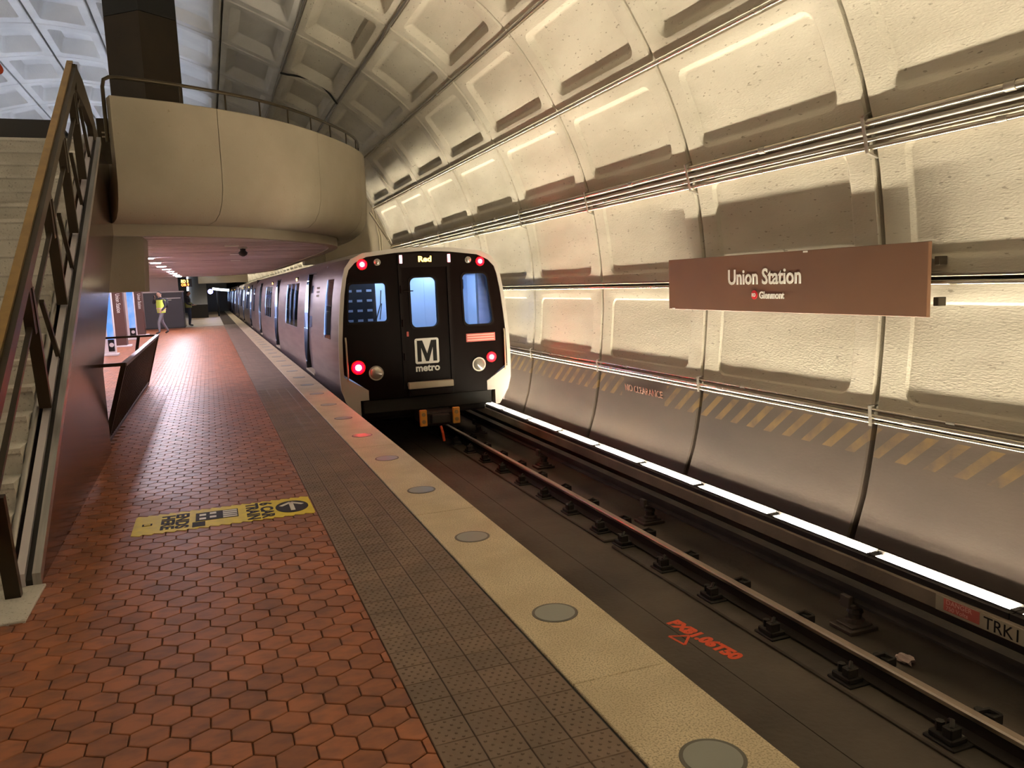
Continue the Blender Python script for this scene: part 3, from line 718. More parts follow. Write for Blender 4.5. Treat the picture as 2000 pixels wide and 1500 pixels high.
# front of the rear car
outl = [(x * .945, z) for x, z in PROF if z > -.3]; outl = [(1.40, -.10)] + [(x, z) for x, z in outl if z > .05]
full = [(CX + x, z) for x, z in outl] + [(CX - x, z) for x, z in reversed(outl[:-1])]
def inset(ol, d):
    res = []
    for x, z in ol: res.append((max(0, x - d * (1 if x > .3 else 0)), z - (d if z > 1.95 else d * .5 if z > 1.8 else 0)))
    return res
ino = [(1.40, .22)] + [p for p in inset(outl, .062) if p[1] > .3]
mask = [(CX + 1.02, -.22), (CX + 1.02, -.06)] + [(CX + x, z) for x, z in ino] + [(CX - x, z) for x, z in reversed(ino[:-1])] + [(CX - 1.02, -.06), (CX - 1.02, -.22)]
rim_in = [(CX + x, z) for x, z in ino] + [(CX - x, z) for x, z in reversed(ino[:-1])]
WL = rrect(2.10, 1.05, 2.69, 1.66, .05); WL = [(x - .05 * (1.66 - z) / .6 if x < 2.3 else x, z) for x, z in WL]
WD = rrect(3.09, .92, 3.53, 1.73, .09)
WR = rrect(4.0, .92, 4.50, 1.77, .09); WR = [(x - .09 * (z - .92) / .85 if x > 4.2 else x - .02 * (z - .92), z) for x, z in WR]
MB().prism([mask, WL, WD, WR], mXZ, YF - .02, YF + .05).build('front_mask', MASK, c1)
band = [p for p in full if p[1] > .18]; band = [(CX + 1.463, .18)] + [p for p in band] + [(CX - 1.463, .18)]
rimL = band; MB().prism([band + [(CX - 1.40, .18)] + rim_in[::-1] + [(CX + 1.40, .18)]], mXZ, YF - .035, YF + .12).build('front_rim', CARW, c1)
for s in (-1, 1):
    pl = [(CX + s * x, z) for x, z in ((1.463, .18), (1.40, .18), (1.02, -.06), (1.02, -.22), (1.16, -.22), (1.16, -.47), (1.24, -.47), (1.40, -.22), (1.455, -.02))]
    MB().prism([pl], mXZ, YF - .03, YF + .55).build('corner_fairing', CARW, c1)
def ringframe(name, pts, wd, parent, mat=MASKF, y0=YF - .035, y1=YF + .02):
    cx = sum(p[0] for p in pts) / len(pts); cz = sum(p[1] for p in pts) / len(pts); mx = max(p[0] for p in pts) - min(p[0] for p in pts); mz = max(p[1] for p in pts) - min(p[1] for p in pts)
    o = [(cx + (x - cx) * (1 + 2 * wd / mx), cz + (z - cz) * (1 + 2 * wd / mz)) for x, z in pts]
    return MB().prism([o, pts[::-1]], mXZ, y0, y1).build(name, mat, parent)
for pts, nm in ((WL, 'cab_window'), (WD, 'door_window'), (WR, 'cab_window')):
    o = ringframe(nm, pts, .03, c1); MB().prism([pts], mXZ, YF + .0, YF + .006).build('pane', GLASS, o)
# centre door: raised frame around a recessed leaf
dr = [(2.95, -.04), (2.95, 1.90), (3.72, 1.90), (3.72, -.04)]
o = MB().prism([[(2.90, -.08), (2.90, 1.94), (3.77, 1.94), (3.77, -.08)], dr[::-1]], mXZ, YF - .05, YF).build('door_frame', MASKF, c1)
for z in (1.55, 1.0, .45): MB().tube([(2.93, YF - .055, z - .06), (2.93, YF - .055, z + .06)], .016, 8).build('hinge', MASKF, o)
MB().cbox((2.985, YF - .06, .78), (3.02, YF - .02, .86), .005).build('door_handle', PINK, c1)
MB().tube([(2.99, YF - .06, 1.52), (2.96, YF - .10, 1.52), (3.12, YF - .10, 1.52)], .008, 6).build('grab_bar', MASKF, c1)
# wiper
MB().tube([(2.50, YF - .05, 1.08), (2.58, YF - .055, 1.32), (2.60, YF - .055, 1.55)], .008, 6).build('wiper', BLACKP, c1); MB().tube([(2.56, YF - .05, 1.08), (2.60, YF - .055, 1.34)], .007, 6).build('wiper', BLACKP, c1)
# emblem M and word metro
Mo = rrect(3.115, .312, 3.525, .735, .035); o = MB().prism([Mo], mXZ, YF - .026, YF - .019).build('emblem', WHITE, c1); tag(o, 'white square emblem with a black letter M')
ml = [(3.155, .35), (3.155, .70), (3.245, .70), (3.32, .48), (3.395, .70), (3.485, .70), (3.485, .35), (3.42, .35), (3.42, .585), (3.345, .35), (3.295, .35), (3.22, .585), (3.22, .35)]
MB().prism([ml], mXZ, YF - .030, YF - .0255).build('emblem_letter', BLACKP, o)
o = text('lettering', c1, 'metro', .165, WHITE, (3.32, YF - .024, .19), (1, 0, 0), (0, 0, 1), .002, 1.0, 'CENTER', bold=.005); tag(o, 'white word metro')
# destination sign
o = MB().prism([rrect(2.905, 1.935, 3.815, 2.13, .04)], mXZ, YF - .045, YF).build('destination_sign', MASKF, c1)
for x in (2.955, 3.765): MB().box((x - .022, YF - .05, 1.97), (x + .022, YF - .044, 2.10)).build('marker_bar', REDSG, o)
text('sign_text', o, 'Red', .125, AMBL, (3.355, YF - .048, 1.99), (1, 0, 0), (0, 0, 1), .001, 1.15, 'CENTER', bold=.004)
# lamps
def lamp(x, z, r, kind):
    if kind == 'red':
        o = MB().disc((x, YF - .02, z), (0, -1, 0), r * 1.25, .02, 28).build('tail_lamp', REDR, c1); MB().disc((x, YF - .04, z), (0, -1, 0), r, .008, 28).build('lens', REDL, o); MB().disc((x, YF - .048, z), (0, -1, 0), r * .55, .003, 24).build('lens_core', REDC, o)
    else:
        o = MB().disc((x, YF - .02, z), (0, -1, 0), r * 1.2, .025, 28).build('head_lamp', CLAMP, c1); m = MB(); m.tube([(x, YF - .045, z), (x, YF - .06, z), (x, YF - .068, z)], [r, r * .8, r * .3], 24); m.build('lens', HEADL, o, 60)
for x, z, r, k in ((2.325, 1.97, .068, 'red'), (4.31, 1.97, .062, 'red'), (2.57, 2.0, .045, 'head'), (4.10, 2.0, .045, 'head'), (2.165, .325, .092, 'red'), (4.445, .345, .072, 'red'), (2.45, .215, .10, 'head'), (4.215, .235, .10, 'head')): lamp(x, z, r, k)
o = MB().cbox((4.01, YF - .03, .625), (4.53, YF - .018, .765), .004).build('warning_plate', PINK, c1); tag(o, 'red warning plate with pale print')
for k in range(3): MB().box((4.03, YF - .033, .645 + .042 * k), (4.51, YF - .03, .663 + .042 * k)).build('print_line', PINKT, o)
for x in (1.985, 4.68):
    MB().tube([(x, YF - .06, .12), (x, YF - .085, .2), (x, YF - .085, .75), (x, YF - .06, .82)], .014, 8).build('grab_rail', CREAM, c1)
MB().cbox((2.96, YF - .12, -.09), (3.73, YF - .01, .02), .01).build('step_plate', CREAM, c1)
MB().cbox((2.98, YF - .10, -.21), (3.72, YF - .0, -.10), .008).build('apron', MASKF, c1)
MB().cbox((CX - 1.12, YF + .02, -.46), (CX + 1.12, YF + .5, -.215), .02).build('bumper_beam', UNDER, c1)
cp = MB().cbox((3.14, YF - .32, -.70), (3.68, YF + .4, -.46), .03).build('coupler', UNDER, c1)
MB().cbox((3.24, YF - .40, -.66), (3.56, YF - .30, -.50), .02).build('coupler_face', FAST, cp)
for x0 in (3.06, 3.62): 
    o = MB().cbox((x0, YF - .36, -.685), (x0 + .12, YF - .30, -.415), .01).build('coupler_plate', YELAMP, cp)
    for z in (-.49, -.61): MB().disc((x0 + .06, YF - .36, z), (0, -1, 0), .032, .012, 16).build('contact_disc', BRASS, o)
o = MB().tube([(3.40, YF - .36, -.70), (3.42, YF - .40, -.82), (3.44, YF - .38, -.95)], .022, 8).build('hanging_hose', ORANGE, cp)
# cab back wall with cabinet and openings
MB().box((CX - 1.32, YF + 1.62, 0), (CX - .32, YF + 1.66, 2.0)).build('cab_wall', LINER, c1)
MB().box((CX + .42, YF + 1.62, 0), (CX + 1.32, YF + 1.66, 2.0)).build('cab_wall', LINER, c1)
o = MB().cbox((CX - 1.18, YF + .95, .9), (CX - .62, YF + 1.6, 1.92), .01).build('breaker_cabinet', CABDK, c1)
for i in range(5):
    for j in range(3): MB().box((CX - 1.12 + .17 * j, YF + .945, 1.02 + .17 * i), (CX - 1.03 + .17 * j, YF + .951, 1.06 + .17 * i)).build('switch_label', LINER, o)
for x, z in ((.72, 1.5), (.72, 1.15), (.95, 1.38), (1.05, 1.05), (1.12, 1.6)): MB().box((CX + x - .06, YF + 1.60, z - .09), (CX + x + .06, YF + 1.62, z + .09)).build('wall_notice', CABDK, c1)
MB().tube([(CX + .85, YF + 1.2, 0), (CX + .80, YF + 1.2, 1.98)], .02, 8).build('grab_pole', STEEL, c1)
MB().box((CX - .32, YF + 1.63, 0), (CX + .42, YF + 1.66, 2.0)).build('cab_door', LINER, c1)
for s in ('WASHINGTON', 'METROPOLITAN', 'AREA TRANSIT'):
    k = ('WASHINGTON', 'METROPOLITAN', 'AREA TRANSIT').index(s); z = 1.61 - .07 * k
    text('lettering', c1, s, .055, WHITE, (CX - halfx(z) - .006, YF + 2.3, z), (0, -1, 0), (-.14, 0, -1) if 0 else (.14, 0, 1), .001)

# ------------------------------------------------------------------ mezzanine
ZT, ZB, ZS = 4.10, 2.58, 2.40
plan = [(-.95, 11.30), (-.30, 11.52), (.31, 11.84), (.82, 12.18), (1.28, 12.60), (1.70, 13.10), (2.09, 13.66), (2.48, 14.30), (2.80, 14.95), (3.03, 15.70), (3.17, 16.7), (3.23, 18.0), (3.25, 20.), (3.25, 24.), (3.25, 30.), (3.1, 34.), (2.6, 37.5), (1.7, 40), (.9, 41.2)]
def offs(P, d):
    out = []
    for i, p in enumerate(P):
        a, b = Vector(P[max(0, i - 1)]), Vector(P[min(len(P) - 1, i + 1)]); t = (b - a).normalized(); n = Vector((t.y, -t.x)); out.append((p[0] - n.x * d, p[1] - n.y * d))
    return out
def resample(P, m=4):
    out = []
    for i in range(len(P) - 1):
        p = [Vector(P[max(0, min(len(P) - 1, k))]) for k in (i - 1, i, i + 1, i + 2)]
        for j in range(m):
            t = j / m; out.append(tuple(.5 * ((2 * p[1]) + (p[2] - p[0]) * t + (2 * p[0] - 5 * p[1] + 4 * p[2] - p[3]) * t * t + (3 * p[1] - p[0] - 3 * p[2] + p[3]) * t ** 3)))
    out.append(P[-1]); return out
pl = resample(plan, 3)
mz = struct('wall_mezzanine', 'curved tan concrete parapet of the mezzanine above the platform')
# parapet cross-section: (inset, z) from outer top, down the face and round under
sec = [(.20, ZT), (.012, ZT), (0, ZT - .012), (0, ZT - .5), (.0, 3.25), (.015, 3.02), (.06, 2.84), (.14, 2.70), (.26, 2.61), (.42, 2.575), (.60, 2.57), (.60, 2.9), (.20, 3.3), (.20, ZT)]
def strip(a, b, P=pl):
    rows = [offs(P, d) for d, z in sec]; mb = MB(); vs = []; n = len(sec)
    for i in range(a, b + 1):
        e = 1 if i == a and a else -1 if i == b and b < len(P) - 1 else 0
        for k in range(n):
            p = Vector(rows[k][i]); q = Vector(rows[k][i + e])
            if e: p = p + (q - p).normalized() * .005
            vs.append((p.x, p.y, sec[k][1]))
    fs = []
    for i in range(b - a):
        for k in range(n - 1): fs.append((i * n + k, i * n + k + 1, (i + 1) * n + k + 1, (i + 1) * n + k))
    fs += [tuple(range(n - 1)), tuple((b - a) * n + k for k in range(n - 2, -1, -1))]
    mb.add(vs, fs); return mb
segs = [0, 6, 16, 24, 34, 44, len(pl) - 1]
for a, b in zip(segs, segs[1:]):
    m = strip(a, b); c = Vector(m.v[0])
    o = m.build('parapet_segment', PARA, mz, 30)
rows = offs(pl, .62); r2 = offs(pl, .80)
mb = MB(); n = len(pl); vs = []
for i in range(n): vs += [(*rows[i], 2.575), (*rows[i], 2.42), (*r2[i], 2.42), (*r2[i], 2.575)]
fs = []
for i in range(n - 1):
    for k in range(4): fs.append((i * 4 + k, i * 4 + (k + 1) % 4, i * 4 + 4 + (k + 1) % 4, i * 4 + 4 + k))
fs.append((0, 1, 2, 3)); mb.add(vs, fs); mb.build('ring_beam', PARA, mz, 30)
# slab of the mezzanine and stair landing
inn = offs(pl, .3); poly = [(-1.0, 12.26)] + [p for p in inn if p[0] > -.9 or p[1] > 15] + [(-9.5, 41.2), (-9.5, 12.26)]
mb = MB(); mb.prism([poly], mXY, 3.0, 3.4); mb.build('floor_slab', PARA, mz)
mb = MB(); mb.box((-3.3, 10.45, 2.75), (-1.36, 12.19, 3.4)); mb.build('landing_slab', PARA, mz)
# soffit of slats
so = struct('ceiling_soffit', 'pinkish slatted ceiling under the mezzanine')
mb = MB(); mb.prism([[(-.98, 12.3)] + [p for p in offs(pl, .7) if p[0] > -.85 or p[1] > 15] + [(-9.4, 41.1), (-9.4, 12.3)]], mXY, 2.55, 2.6); mb.build('soffit_backing', SLATB, so)
import bisect
ed = offs(pl, .78)
def xr(y):
    best = None
    for i in range(len(ed) - 1):
        (xa, ya), (xb, yb) = ed[i], ed[i + 1]
        if ya <= y <= yb and yb > ya: best = xa + (xb - xa) * (y - ya) / (yb - ya)
    return best
y = 11.75; ns = 0
while y < 41 and ns < 280:
    x1 = xr(y); wd = .11
    if x1 is not None and x1 > -.85:
        x0 = -.82 if y < 12.6 else -7.5
        mb = MB(); dz = random.uniform(0, .02); mb.box((x0, y - wd / 2, 2.425 + dz), (x1, y + wd / 2, 2.44 + dz)); mb.build('ceiling_slat', SLAT, so); ns += 1
    y += .145
for k in range(9):
    yy = 16.1 + 2.72 * k
    t = thing('downlight', f'round white ceiling downlight under the mezzanine, {ORD[k]} from the stairs', 'ceiling light', (-1.15, yy, 2.40), 'row of downlights under the mezzanine')
    MB().disc((-1.15, yy, 2.402), (0, 0, 1), .16, .03, 24).build('trim_ring', PWHITE, t); MB().disc((-1.15, yy, 2.392), (0, 0, 1), .11, .012, 24).build('lens', DOWN, t)
    if k % 2 == 0:
        for x2, lb in ((-4.6, 'round ceiling downlight in the hidden row beyond the stairs'),):
            t = thing('downlight', lb, 'ceiling light', (x2, yy, 2.40), 'second row of downlights under the mezzanine')
            MB().disc((x2, yy, 2.402), (0, 0, 1), .16, .03, 24).build('trim_ring', PWHITE, t); MB().disc((x2, yy, 2.392), (0, 0, 1), .13, .012, 24).build('lens', DOWN, t)
for k, (x, y) in enumerate(((.45, 14.9), (.62, 18.2), (.72, 21.6))):
    t = thing('spot_lamp', f'tiny glinting spot fitting in the slatted ceiling, {ORD[k]} from the parapet', 'ceiling light', (x, y, 2.41)); MB().cbox((x - .12, y - .03, 2.405), (x + .12, y + .03, 2.43), .006).build('fitting', WHITE, t)
t = thing('security_camera', 'small black dome camera hanging under the slatted ceiling', 'camera', (.66, 15.6, 2.42))
m = MB(); m.tube([(.66, 15.6, 2.43), (.66, 15.6, 2.36), (.66, 15.6, 2.33), (.66, 15.6, 2.29), (.66, 15.6, 2.26)], [.05, .05, .085, .07, .02], 16); m.build('dome', DARK, t, 50); MB().cbox((.58, 15.55, 2.40), (.74, 15.65, 2.43), .005).build('mount', CLAMP, t)
# bulkhead bridging to the wall
bk = struct('wall_bulkhead', 'tan concrete bulkhead between mezzanine and trackside wall')
mb = MB(); mb.box((2.7, 24.0, 2.34), (5.7, 24.5, 6.0)); mb.build('bulkhead_panel', PARA, bk)
mb = MB(); mb.box((3.3, 23.93, 2.34), (4.2, 24.0, 6.0)); mb.build('pilaster', PARA, bk)
for x in (4.93, 5.0): 
    t = thing('conduit', f'vertical pale conduit on the concrete bulkhead, {"nearer the mezzanine" if x < 4.95 else "nearer the wall"}', 'conduit', (x, 23.95, 2.4)); MB().tube([(x, 23.95, 2.36), (x, 23.95, 3.1), (x - .25, 23.95, 4.4)], .022, 8).build('pipe', CREAM, t, 50)
# concrete corbel under the landing
mb = MB(); mb.prism([[(-1.34, 1.67), (-.83, 1.67), (-.79, 2.42), (-.98, 2.62), (-1.34, 2.62)]], mXZ, 12.4, 13.3); struct('wall_corbel', 'tan concrete corbel hanging under the mezzanine beside the stairs', mb.mesh('corbel', PARA))
# pipe rail on the parapet
t = thing('parapet_railing', 'thin bronze pipe railing following the curved parapet', 'railing', (-.95, 11.4, ZT))
rl = offs(pl, .10); pp = [(-1.03, 11.42, 3.55), (-1.03, 11.42, 4.22), (-1.01, 11.42, 4.31), (-.95, 11.43, 4.345)] + [(x, y, 4.35) for x, y in rl[1:46]]
MB().tube(pp, .024, 10).build('rail', PIPEB, t, 60)
for i in range(4, 44, 3): MB().tube([(rl[i][0], rl[i][1], ZT - .01), (rl[i][0], rl[i][1], 4.345)], .012, 8).build('post', PIPEB, t)
# dark pylon
t = thing('bronze_pylon', 'tall dark bronze pylon rising behind the mezzanine parapet', 'pylon', (-.63, 14.3, 3.405))
hx = [(-.63 + .56 * math.cos(a), 14.4 + .52 * math.sin(a)) for a in [math.radians(15 + 60 * k) for k in range(6)]]
hx = [(-1.19, 14.45), (-.66, 14.0), (-.13, 14.4), (-.13, 14.9), (-.66, 15.3), (-1.19, 14.9)]
MB().prism([hx], mXY, 3.405, 5.98).build('shaft', PYL, t); MB().prism([[(x, y - .0) for x, y in hx]], mXY, 5.99, 7.2).build('upper_shaft', PYLT, t)
# light cove on the mezzanine: dark kiosk with hidden uplights
t = thing('mezzanine_kiosk', 'low dark box with hidden uplights on the mezzanine left of the stair railing', 'kiosk', (-3.5, 24, 3.4))
KX0, KX1, KY0, KY1 = -5.2, -2.22, 16.0, 36.0
for a, b in (((KX0, KY0, 3.405), (KX1, KY0 + .06, 4.68)), ((KX0, KY1 - .06, 3.405), (KX1, KY1, 4.68)), ((KX1 - .06, KY0, 3.405), (KX1, KY1, 4.70)), ((KX0, KY0, 3.405), (KX0 + .06, KY1, 4.68)), ((KX0, KY0, 3.98), (KX1, KY1, 4.02))): MB().box(a, b).build('panel', KIOSK, t)
for x in (-3.0,):
    for k in range(8): MB().box((x - .06, KY0 + .6 + 2.4 * k, 4.05), (x + .06, KY0 + 2.6 + 2.4 * k, 4.10)).build('uplight_tube', COVE, t)
t = thing('wayfinding_box', 'small dark sign box with two pale bars beside the parapet end', 'sign', (-1.15, 13.0, 3.4))
MB().cbox((-1.3, 13.0, 3.405), (-1.06, 13.3, 4.15), .01).build('box', BRONZE, t)
for z in (3.88, 3.94): MB().box((-1.24, 12.993, z), (-1.13, 13.0, z + .02)).build('bar', CREAM, t)

# ------------------------------------------------------------------ stairs
SY, SLP = 4.75, .617
RISE = .1675; TREAD = RISE / SLP
st = thing('staircase', 'grey concrete staircase rising to the mezzanine on the left', 'stairs', (-2.1, 4.75, 0))
NS = 20; XR, XL = -1.20, -3.4
for k in range(NS):
    y = SY + .2 + TREAD * k; mb = MB(); z1 = RISE * (k + 1); z0 = RISE * k - (.0 if k == 0 else .06)
    sc_ = [(y - .006, z1), (y - .006, z1 - .03), (y + .012, z1 - .045), (y + .012, z0), (y + TREAD + .05, z0), (y + TREAD + .05, z1)]
    mb.prism([sc_], mYZ, XL, XR); mb.build('step', STAIRC, st)
mb = MB(); mb.cbox((XL - .2, 4.43, -.012), (-.99, 4.98, .012), .004); mb.build('base_slab', STAIRC, st)
zs = lambda y: (y - 4.97) * SLP
# bronze clad side with the soffit line behind
side = [(4.99, 0.0), (9.1, 0.0), (9.1, .86), (12.25, 2.62), (12.25, 3.40), (10.5, 3.40)]
o = MB().prism([side], lambda u, v, d: (d - .014 * (u - 5), u, v), -1.13, -1.02).build('side_panel', MIRR, st); tag(o, 'polished bronze side panel')
MB().prism([[(4.99, 0), (9.1, 0), (9.1, .86), (12.25, 2.62), (12.25, 3.3), (10.3, 3.1)]], mYZ, XL - .14, XL - .02).build('side_panel', MIRR, st)
MB().prism([[(9.1, 0), (9.1, .86), (12.25, 2.62), (12.25, 2.7), (9.04, .9), (9.04, 0)]], mYZ, XL - .05, -1.36).build('soffit', STAIRC, st)
MB().prism([[(5.1, 0), (10.3, 3.18), (10.3, 3.0), (9.1, 1.6), (9.05, 0)]], mYZ, XL, -1.21).build('core', STAIRC, st)
def chan(name, mat, x0, x1, dz0, dz1):
    MB().prism([[(4.985, max(0.01, dz0 + .0)), (4.985, dz1 + .02), (10.45, zs(10.45) + dz1), (10.45, zs(10.45) + dz0), (4.985 + .001, max(0, dz0))]], mYZ, x0, x1).build(name, mat, st)
chan('stringer', STEEL, -1.055, -1.012, -.02, .055)
chan('stringer_groove', DARK, -1.09, -1.055, -.06, .02)
chan('stringer', STEELL, -1.135, -1.09, -.02, .06)
MB().tube([(-1.175, 5.0, .09), (-1.175, 10.4, zs(10.4) + .09)], .020, 10).build('stringer_pipe', STEEL, st, 60)
# stair railing
rt_ = thing('stair_railing', 'heavy bronze stair railing with flat handrail and paired posts', 'railing', (-1.1, 4.75, 0))
zh = lambda y: (y - 9.54) * SLP + 4.0
RXX = -1.115
MB().beam((RXX - .03, 4.0, zh(4.0)), (RXX - .03, 9.60, zh(9.60)), .055, .03).build('handrail', BRASS, rt_)
MB().beam((RXX + .01, 4.0, zh(4.0) - .062), (RXX + .01, 9.60, zh(9.60) - .062), .05, .085).build('rail_fascia', BRONZE, rt_)
MB().beam((RXX, 4.72, zh(4.72) - .40), (RXX, 10.0, zh(10.0) - .40), .032, .024).build('mid_rail', BRONZE, rt_)
for k, y in enumerate((4.76, 6.17, 7.3, 8.35, 9.35)):
    zt = zh(y - .12) - (.38 if k == 0 else .16); zb = .012 if k == 0 else zs(y + .12) + .05
    MB().beam((RXX, y - (.05 if k == 0 else .12), zt), (RXX, y + .06, zb), .075, .05).build('post', BRONZE, rt_)
    if 0 < k: 
        MB().beam((RXX, y - .16, zt + .05), (RXX, y - .10, zt - .3), .06, .12).build('post_bracket', BRONZE, rt_)
        MB().beam((RXX + .03, y + .15, zh(y + .15) - .42), (RXX + .02, y + .62, zs(y + .62) + .05), .03, .03).build('brace', BRONZE, rt_)
endp = [(9.50, zh(9.5) + .02), (9.95, 3.95), (10.45, 3.80), (11.0, 3.50), (11.0, 3.41), (10.5, 3.41), (10.45, 3.55), (9.9, 3.66), (9.4, zh(9.4) - .2)]
MB().prism([endp], mYZ, RXX - .03, RXX + .03).build('end_plate', BRONZE, rt_)

# ------------------------------------------------------------------ leaning barrier under the stair
bt = thing('leaning_barrier', 'dark bronze barrier of leaning bars beside the foot of the stairs', 'barrier', (-1.1, 12.2, 0))
B0, T0, BZ = (-1.16, -1.16), (-.885, -.905), .90
BYA, BYB = 9.2, 15.5
def bar(y, f=0): return (-1.16, y + .15, .02), (-.89 - .02 * (y - 9) / 6.5, y, .895)
NB = 40
for k in range(NB + 1):
    a, b = bar(BYA + (BYB - BYA) * k / NB); MB().beam(a, b, .03 if k not in (0, NB) else .05, .012 if k not in (0, NB) else .05, Vector((0, 1, 0))).build('baluster', BRONZE, bt)
MB().beam(bar(BYA)[1], bar(BYB)[1], .055, .035).build('top_rail', PIPEB, bt); MB().beam((-1.15, BYA + .15, .05), (-1.15, BYB + .15, .05), .04, .03).build('bottom_rail', BRONZE, bt)
MB().beam((-1.19, BYA, .90), (-.87, BYA, .90), .035, .05, Vector((0, 0, 1))).build('end_rail', PIPEB, bt); MB().beam((-2.3, BYB, .90), (-.90, BYB, .90), .035, .05, Vector((0, 0, 1))).build('end_rail', PIPEB, bt)
MB().beam((-1.40, BYB, 0), (-1.22, BYB, .89), .05, .03).build('post', BRONZE, bt); MB().beam((-2.28, BYB, 0), (-2.28, BYB, .89), .05, .03).build('post', BRONZE, bt)
MB().tube([(-1.20, 9.12, .90), (-1.17, 9.10, .5), (-1.10, 9.10, .02)], .022, 8).build('post', BRONZE, bt)

# ------------------------------------------------------------------ under the mezzanine: pylons, posters, kiosk, far end
def spyl(label, x, y, wdt=.30, dep=.5):
    t = thing('station_pylon', label, 'pylon', (x, y, 0)); MB().cbox((x - wdt / 2, y, 0.04), (x + wdt / 2, y + dep, 2.42), .01).build('shaft', SIGN2, t); MB().cbox((x - wdt / 2 - .03, y - .03, 0), (x + wdt / 2 + .12, y + dep, .05), .006).build('plinth', PWHITE, t)
    text('lettering', t, 'Union Station', .18, WHITE, (x + .03, y - .004, 1.72), (0, 0, -1), (1, 0, 0), .002, .62)
spyl('brown name pylon with vertical white lettering nearest the leaning barrier', -2.82, 28.4, .46); spyl('brown name pylon with vertical white lettering beside the dark kiosk', -2.73, 35.6, .40)
def post_(label, x, y, wx):
    t = thing('poster_case', label, 'poster case', (x, y, 0)); MB().cbox((x - wx / 2, y, 0), (x + wx / 2, y + .2, 2.42), .01).build('case', PWHITE, t); MB().cbox((x - wx / 2 - .06, y - .08, 0), (x + wx / 2 + .06, y + .25, .06), .008).build('plinth', PWHITE, t)
    o = MB().box((x - wx * .12, y - .012, .3), (x + wx / 2 - .03, y - .002, 2.3)).build('poster', ADS, t)
    MB().box((x - wx * .12, y - .016, .12), (x + wx / 2 - .03, y - .0125, .45)).build('poster_print', BLACKP, o); MB().disc((x + wx * .17, y - .018, .30), (0, -1, 0), .06, .003, 20).build('poster_print', PWHITE, o)
post_('white case with a blue lit poster nearest the leaning barrier', -2.66, 24.4, .30); post_('white case with a blue lit poster between the two name pylons', -2.79, 32.6, .38)
t = thing('dark_kiosk', 'dark grey kiosk wall with a thin white shelf line behind the walking person', 'kiosk', (-2.05, 42, 0))
MB().cbox((-2.93, 42.0, .05), (-1.20, 44.5, 1.74), .01).build('body', KIOSK, t); MB().box((-2.95, 41.98, 0), (-1.18, 44.5, .06)).build('plinth', DARK, t)
MB().box((-2.96, 41.97, 1.74), (-1.17, 44.5, 1.80)).build('cap', PWHITE, t); MB().box((-2.1, 41.985, 1.44), (-1.28, 41.999, 1.475)).build('shelf_line', WHITE, t); MB().box((-2.05, 41.985, 1.36), (-1.7, 41.999, 1.385)).build('shelf_line', WHITE, t)
mb = MB(); mb.box((-7.5, 42.6, 0), (-1.36, 42.8, 3.4)); struct('wall_service', 'pale pinkish wall under the mezzanine above the kiosk', mb.mesh('w', PINKW))
t = thing('led_sign', 'small hanging sign with glowing orange letters', 'sign', (-.95, 41.8, 2.1)); MB().cbox((-1.22, 41.8, 1.98), (-.70, 41.95, 2.36), .01).build('case', DARK, t); MB().tube([(-.95, 41.87, 2.34), (-.95, 41.87, 2.68), (-.95, 41.95, 2.72), (-.95, 43.61, 2.72)], .02, 8).build('hanger', DARK, t)
text('lettering', t, 'RD 3', .2, AMBL, (-1.19, 41.796, 2.18), (1, 0, 0), (0, 0, 1), .002, .8, bold=.006); text('lettering', t, 'OR 9', .16, M('led_red', (1, .2, .05), .5, emit=((1, .18, .03), 5)), (-1.19, 41.796, 2.02), (1, 0, 0), (0, 0, 1), .002, 1., bold=.006)
# far escalator
t = thing('escalator', 'far dark escalator with lit edge at the end of the platform', 'escalator', (-.8, 62, 0))
MB().prism([[(58, 0), (64, 0), (72, 4.6), (72, 6.0), (60.6, .9), (58, .9)]], mYZ, -1.3, -.1).build('truss', DARK, t); MB().prism([[(58.2, .9), (60.6, .96), (70, 5.3), (70, 5.5), (60.4, 1.1), (58.2, 1.05)]], mYZ, -1.42, -1.32).build('lit_edge', WHITEG, t)
mb = MB(); mb.box((-.5, 50.6, 2.22), (2.3, 51.4, 4.2)); struct('trim_3', 'tan concrete beam over the far platform', mb.mesh('b', PARA))
for k in range(3):
    yy = 46.5 + 7.5 * k; t = thing('downlight', f'added fill lamp past the kiosk, {ORD[k]} from the kiosk', 'ceiling light', (.2, yy, 3.6)); MB().cbox((-.6, yy, 3.55), (1.0, yy + .25, 3.62), .01).build('lens', FARFILL, t); MB().tube([(.2, yy + .12, 3.6), (.2, yy + .12, 7.0)], .02, 6).build('hanger', DARK, t)  # hanging lamps added only to brighten the far platform and beams
mb = MB(); mb.box((-7.5, 76, -.01), (1.6, 76.3, 7)); struct('wall_end', 'dark wall at the far end of the platform', mb.mesh('w', FARDK))
t = thing('far_lamp', 'blurred white lamp with blue glow beside the far train', 'lamp', (.6, 60, 1.5)); MB().tube([(.3, 60, 1.95), (.9, 60, 1.85), (1.4, 60, 1.8)], .08, 8).build('tube', WHITEG, t); MB().disc((.15, 60, 1.75), (0, -1, 0), .17, .05, 16).build('blue_lens', BLUEG, t); MB().tube([(.6, 60.05, 0), (.6, 60.05, 1.85)], .06, 8).build('stand', DARK, t)
t = thing('far_lamp', 'small white ceiling lamp above the far end', 'lamp', (.1, 50, 2.9)); MB().cbox((-.1, 50, 2.72), (.3, 50.2, 2.82), .01).build('fitting', WHITEG, t); MB().tube([(.1, 50.1, 2.8), (.1, 50.1, 7.5)], .02, 6).build('hanger', DARK, t)
mb = MB(); mb.box((-7.5, 43.6, 2.56), (2.4, 44.8, 4.2)); struct('trim_2', 'tan concrete beam crossing beyond the slatted ceiling', mb.mesh('b', PARA))

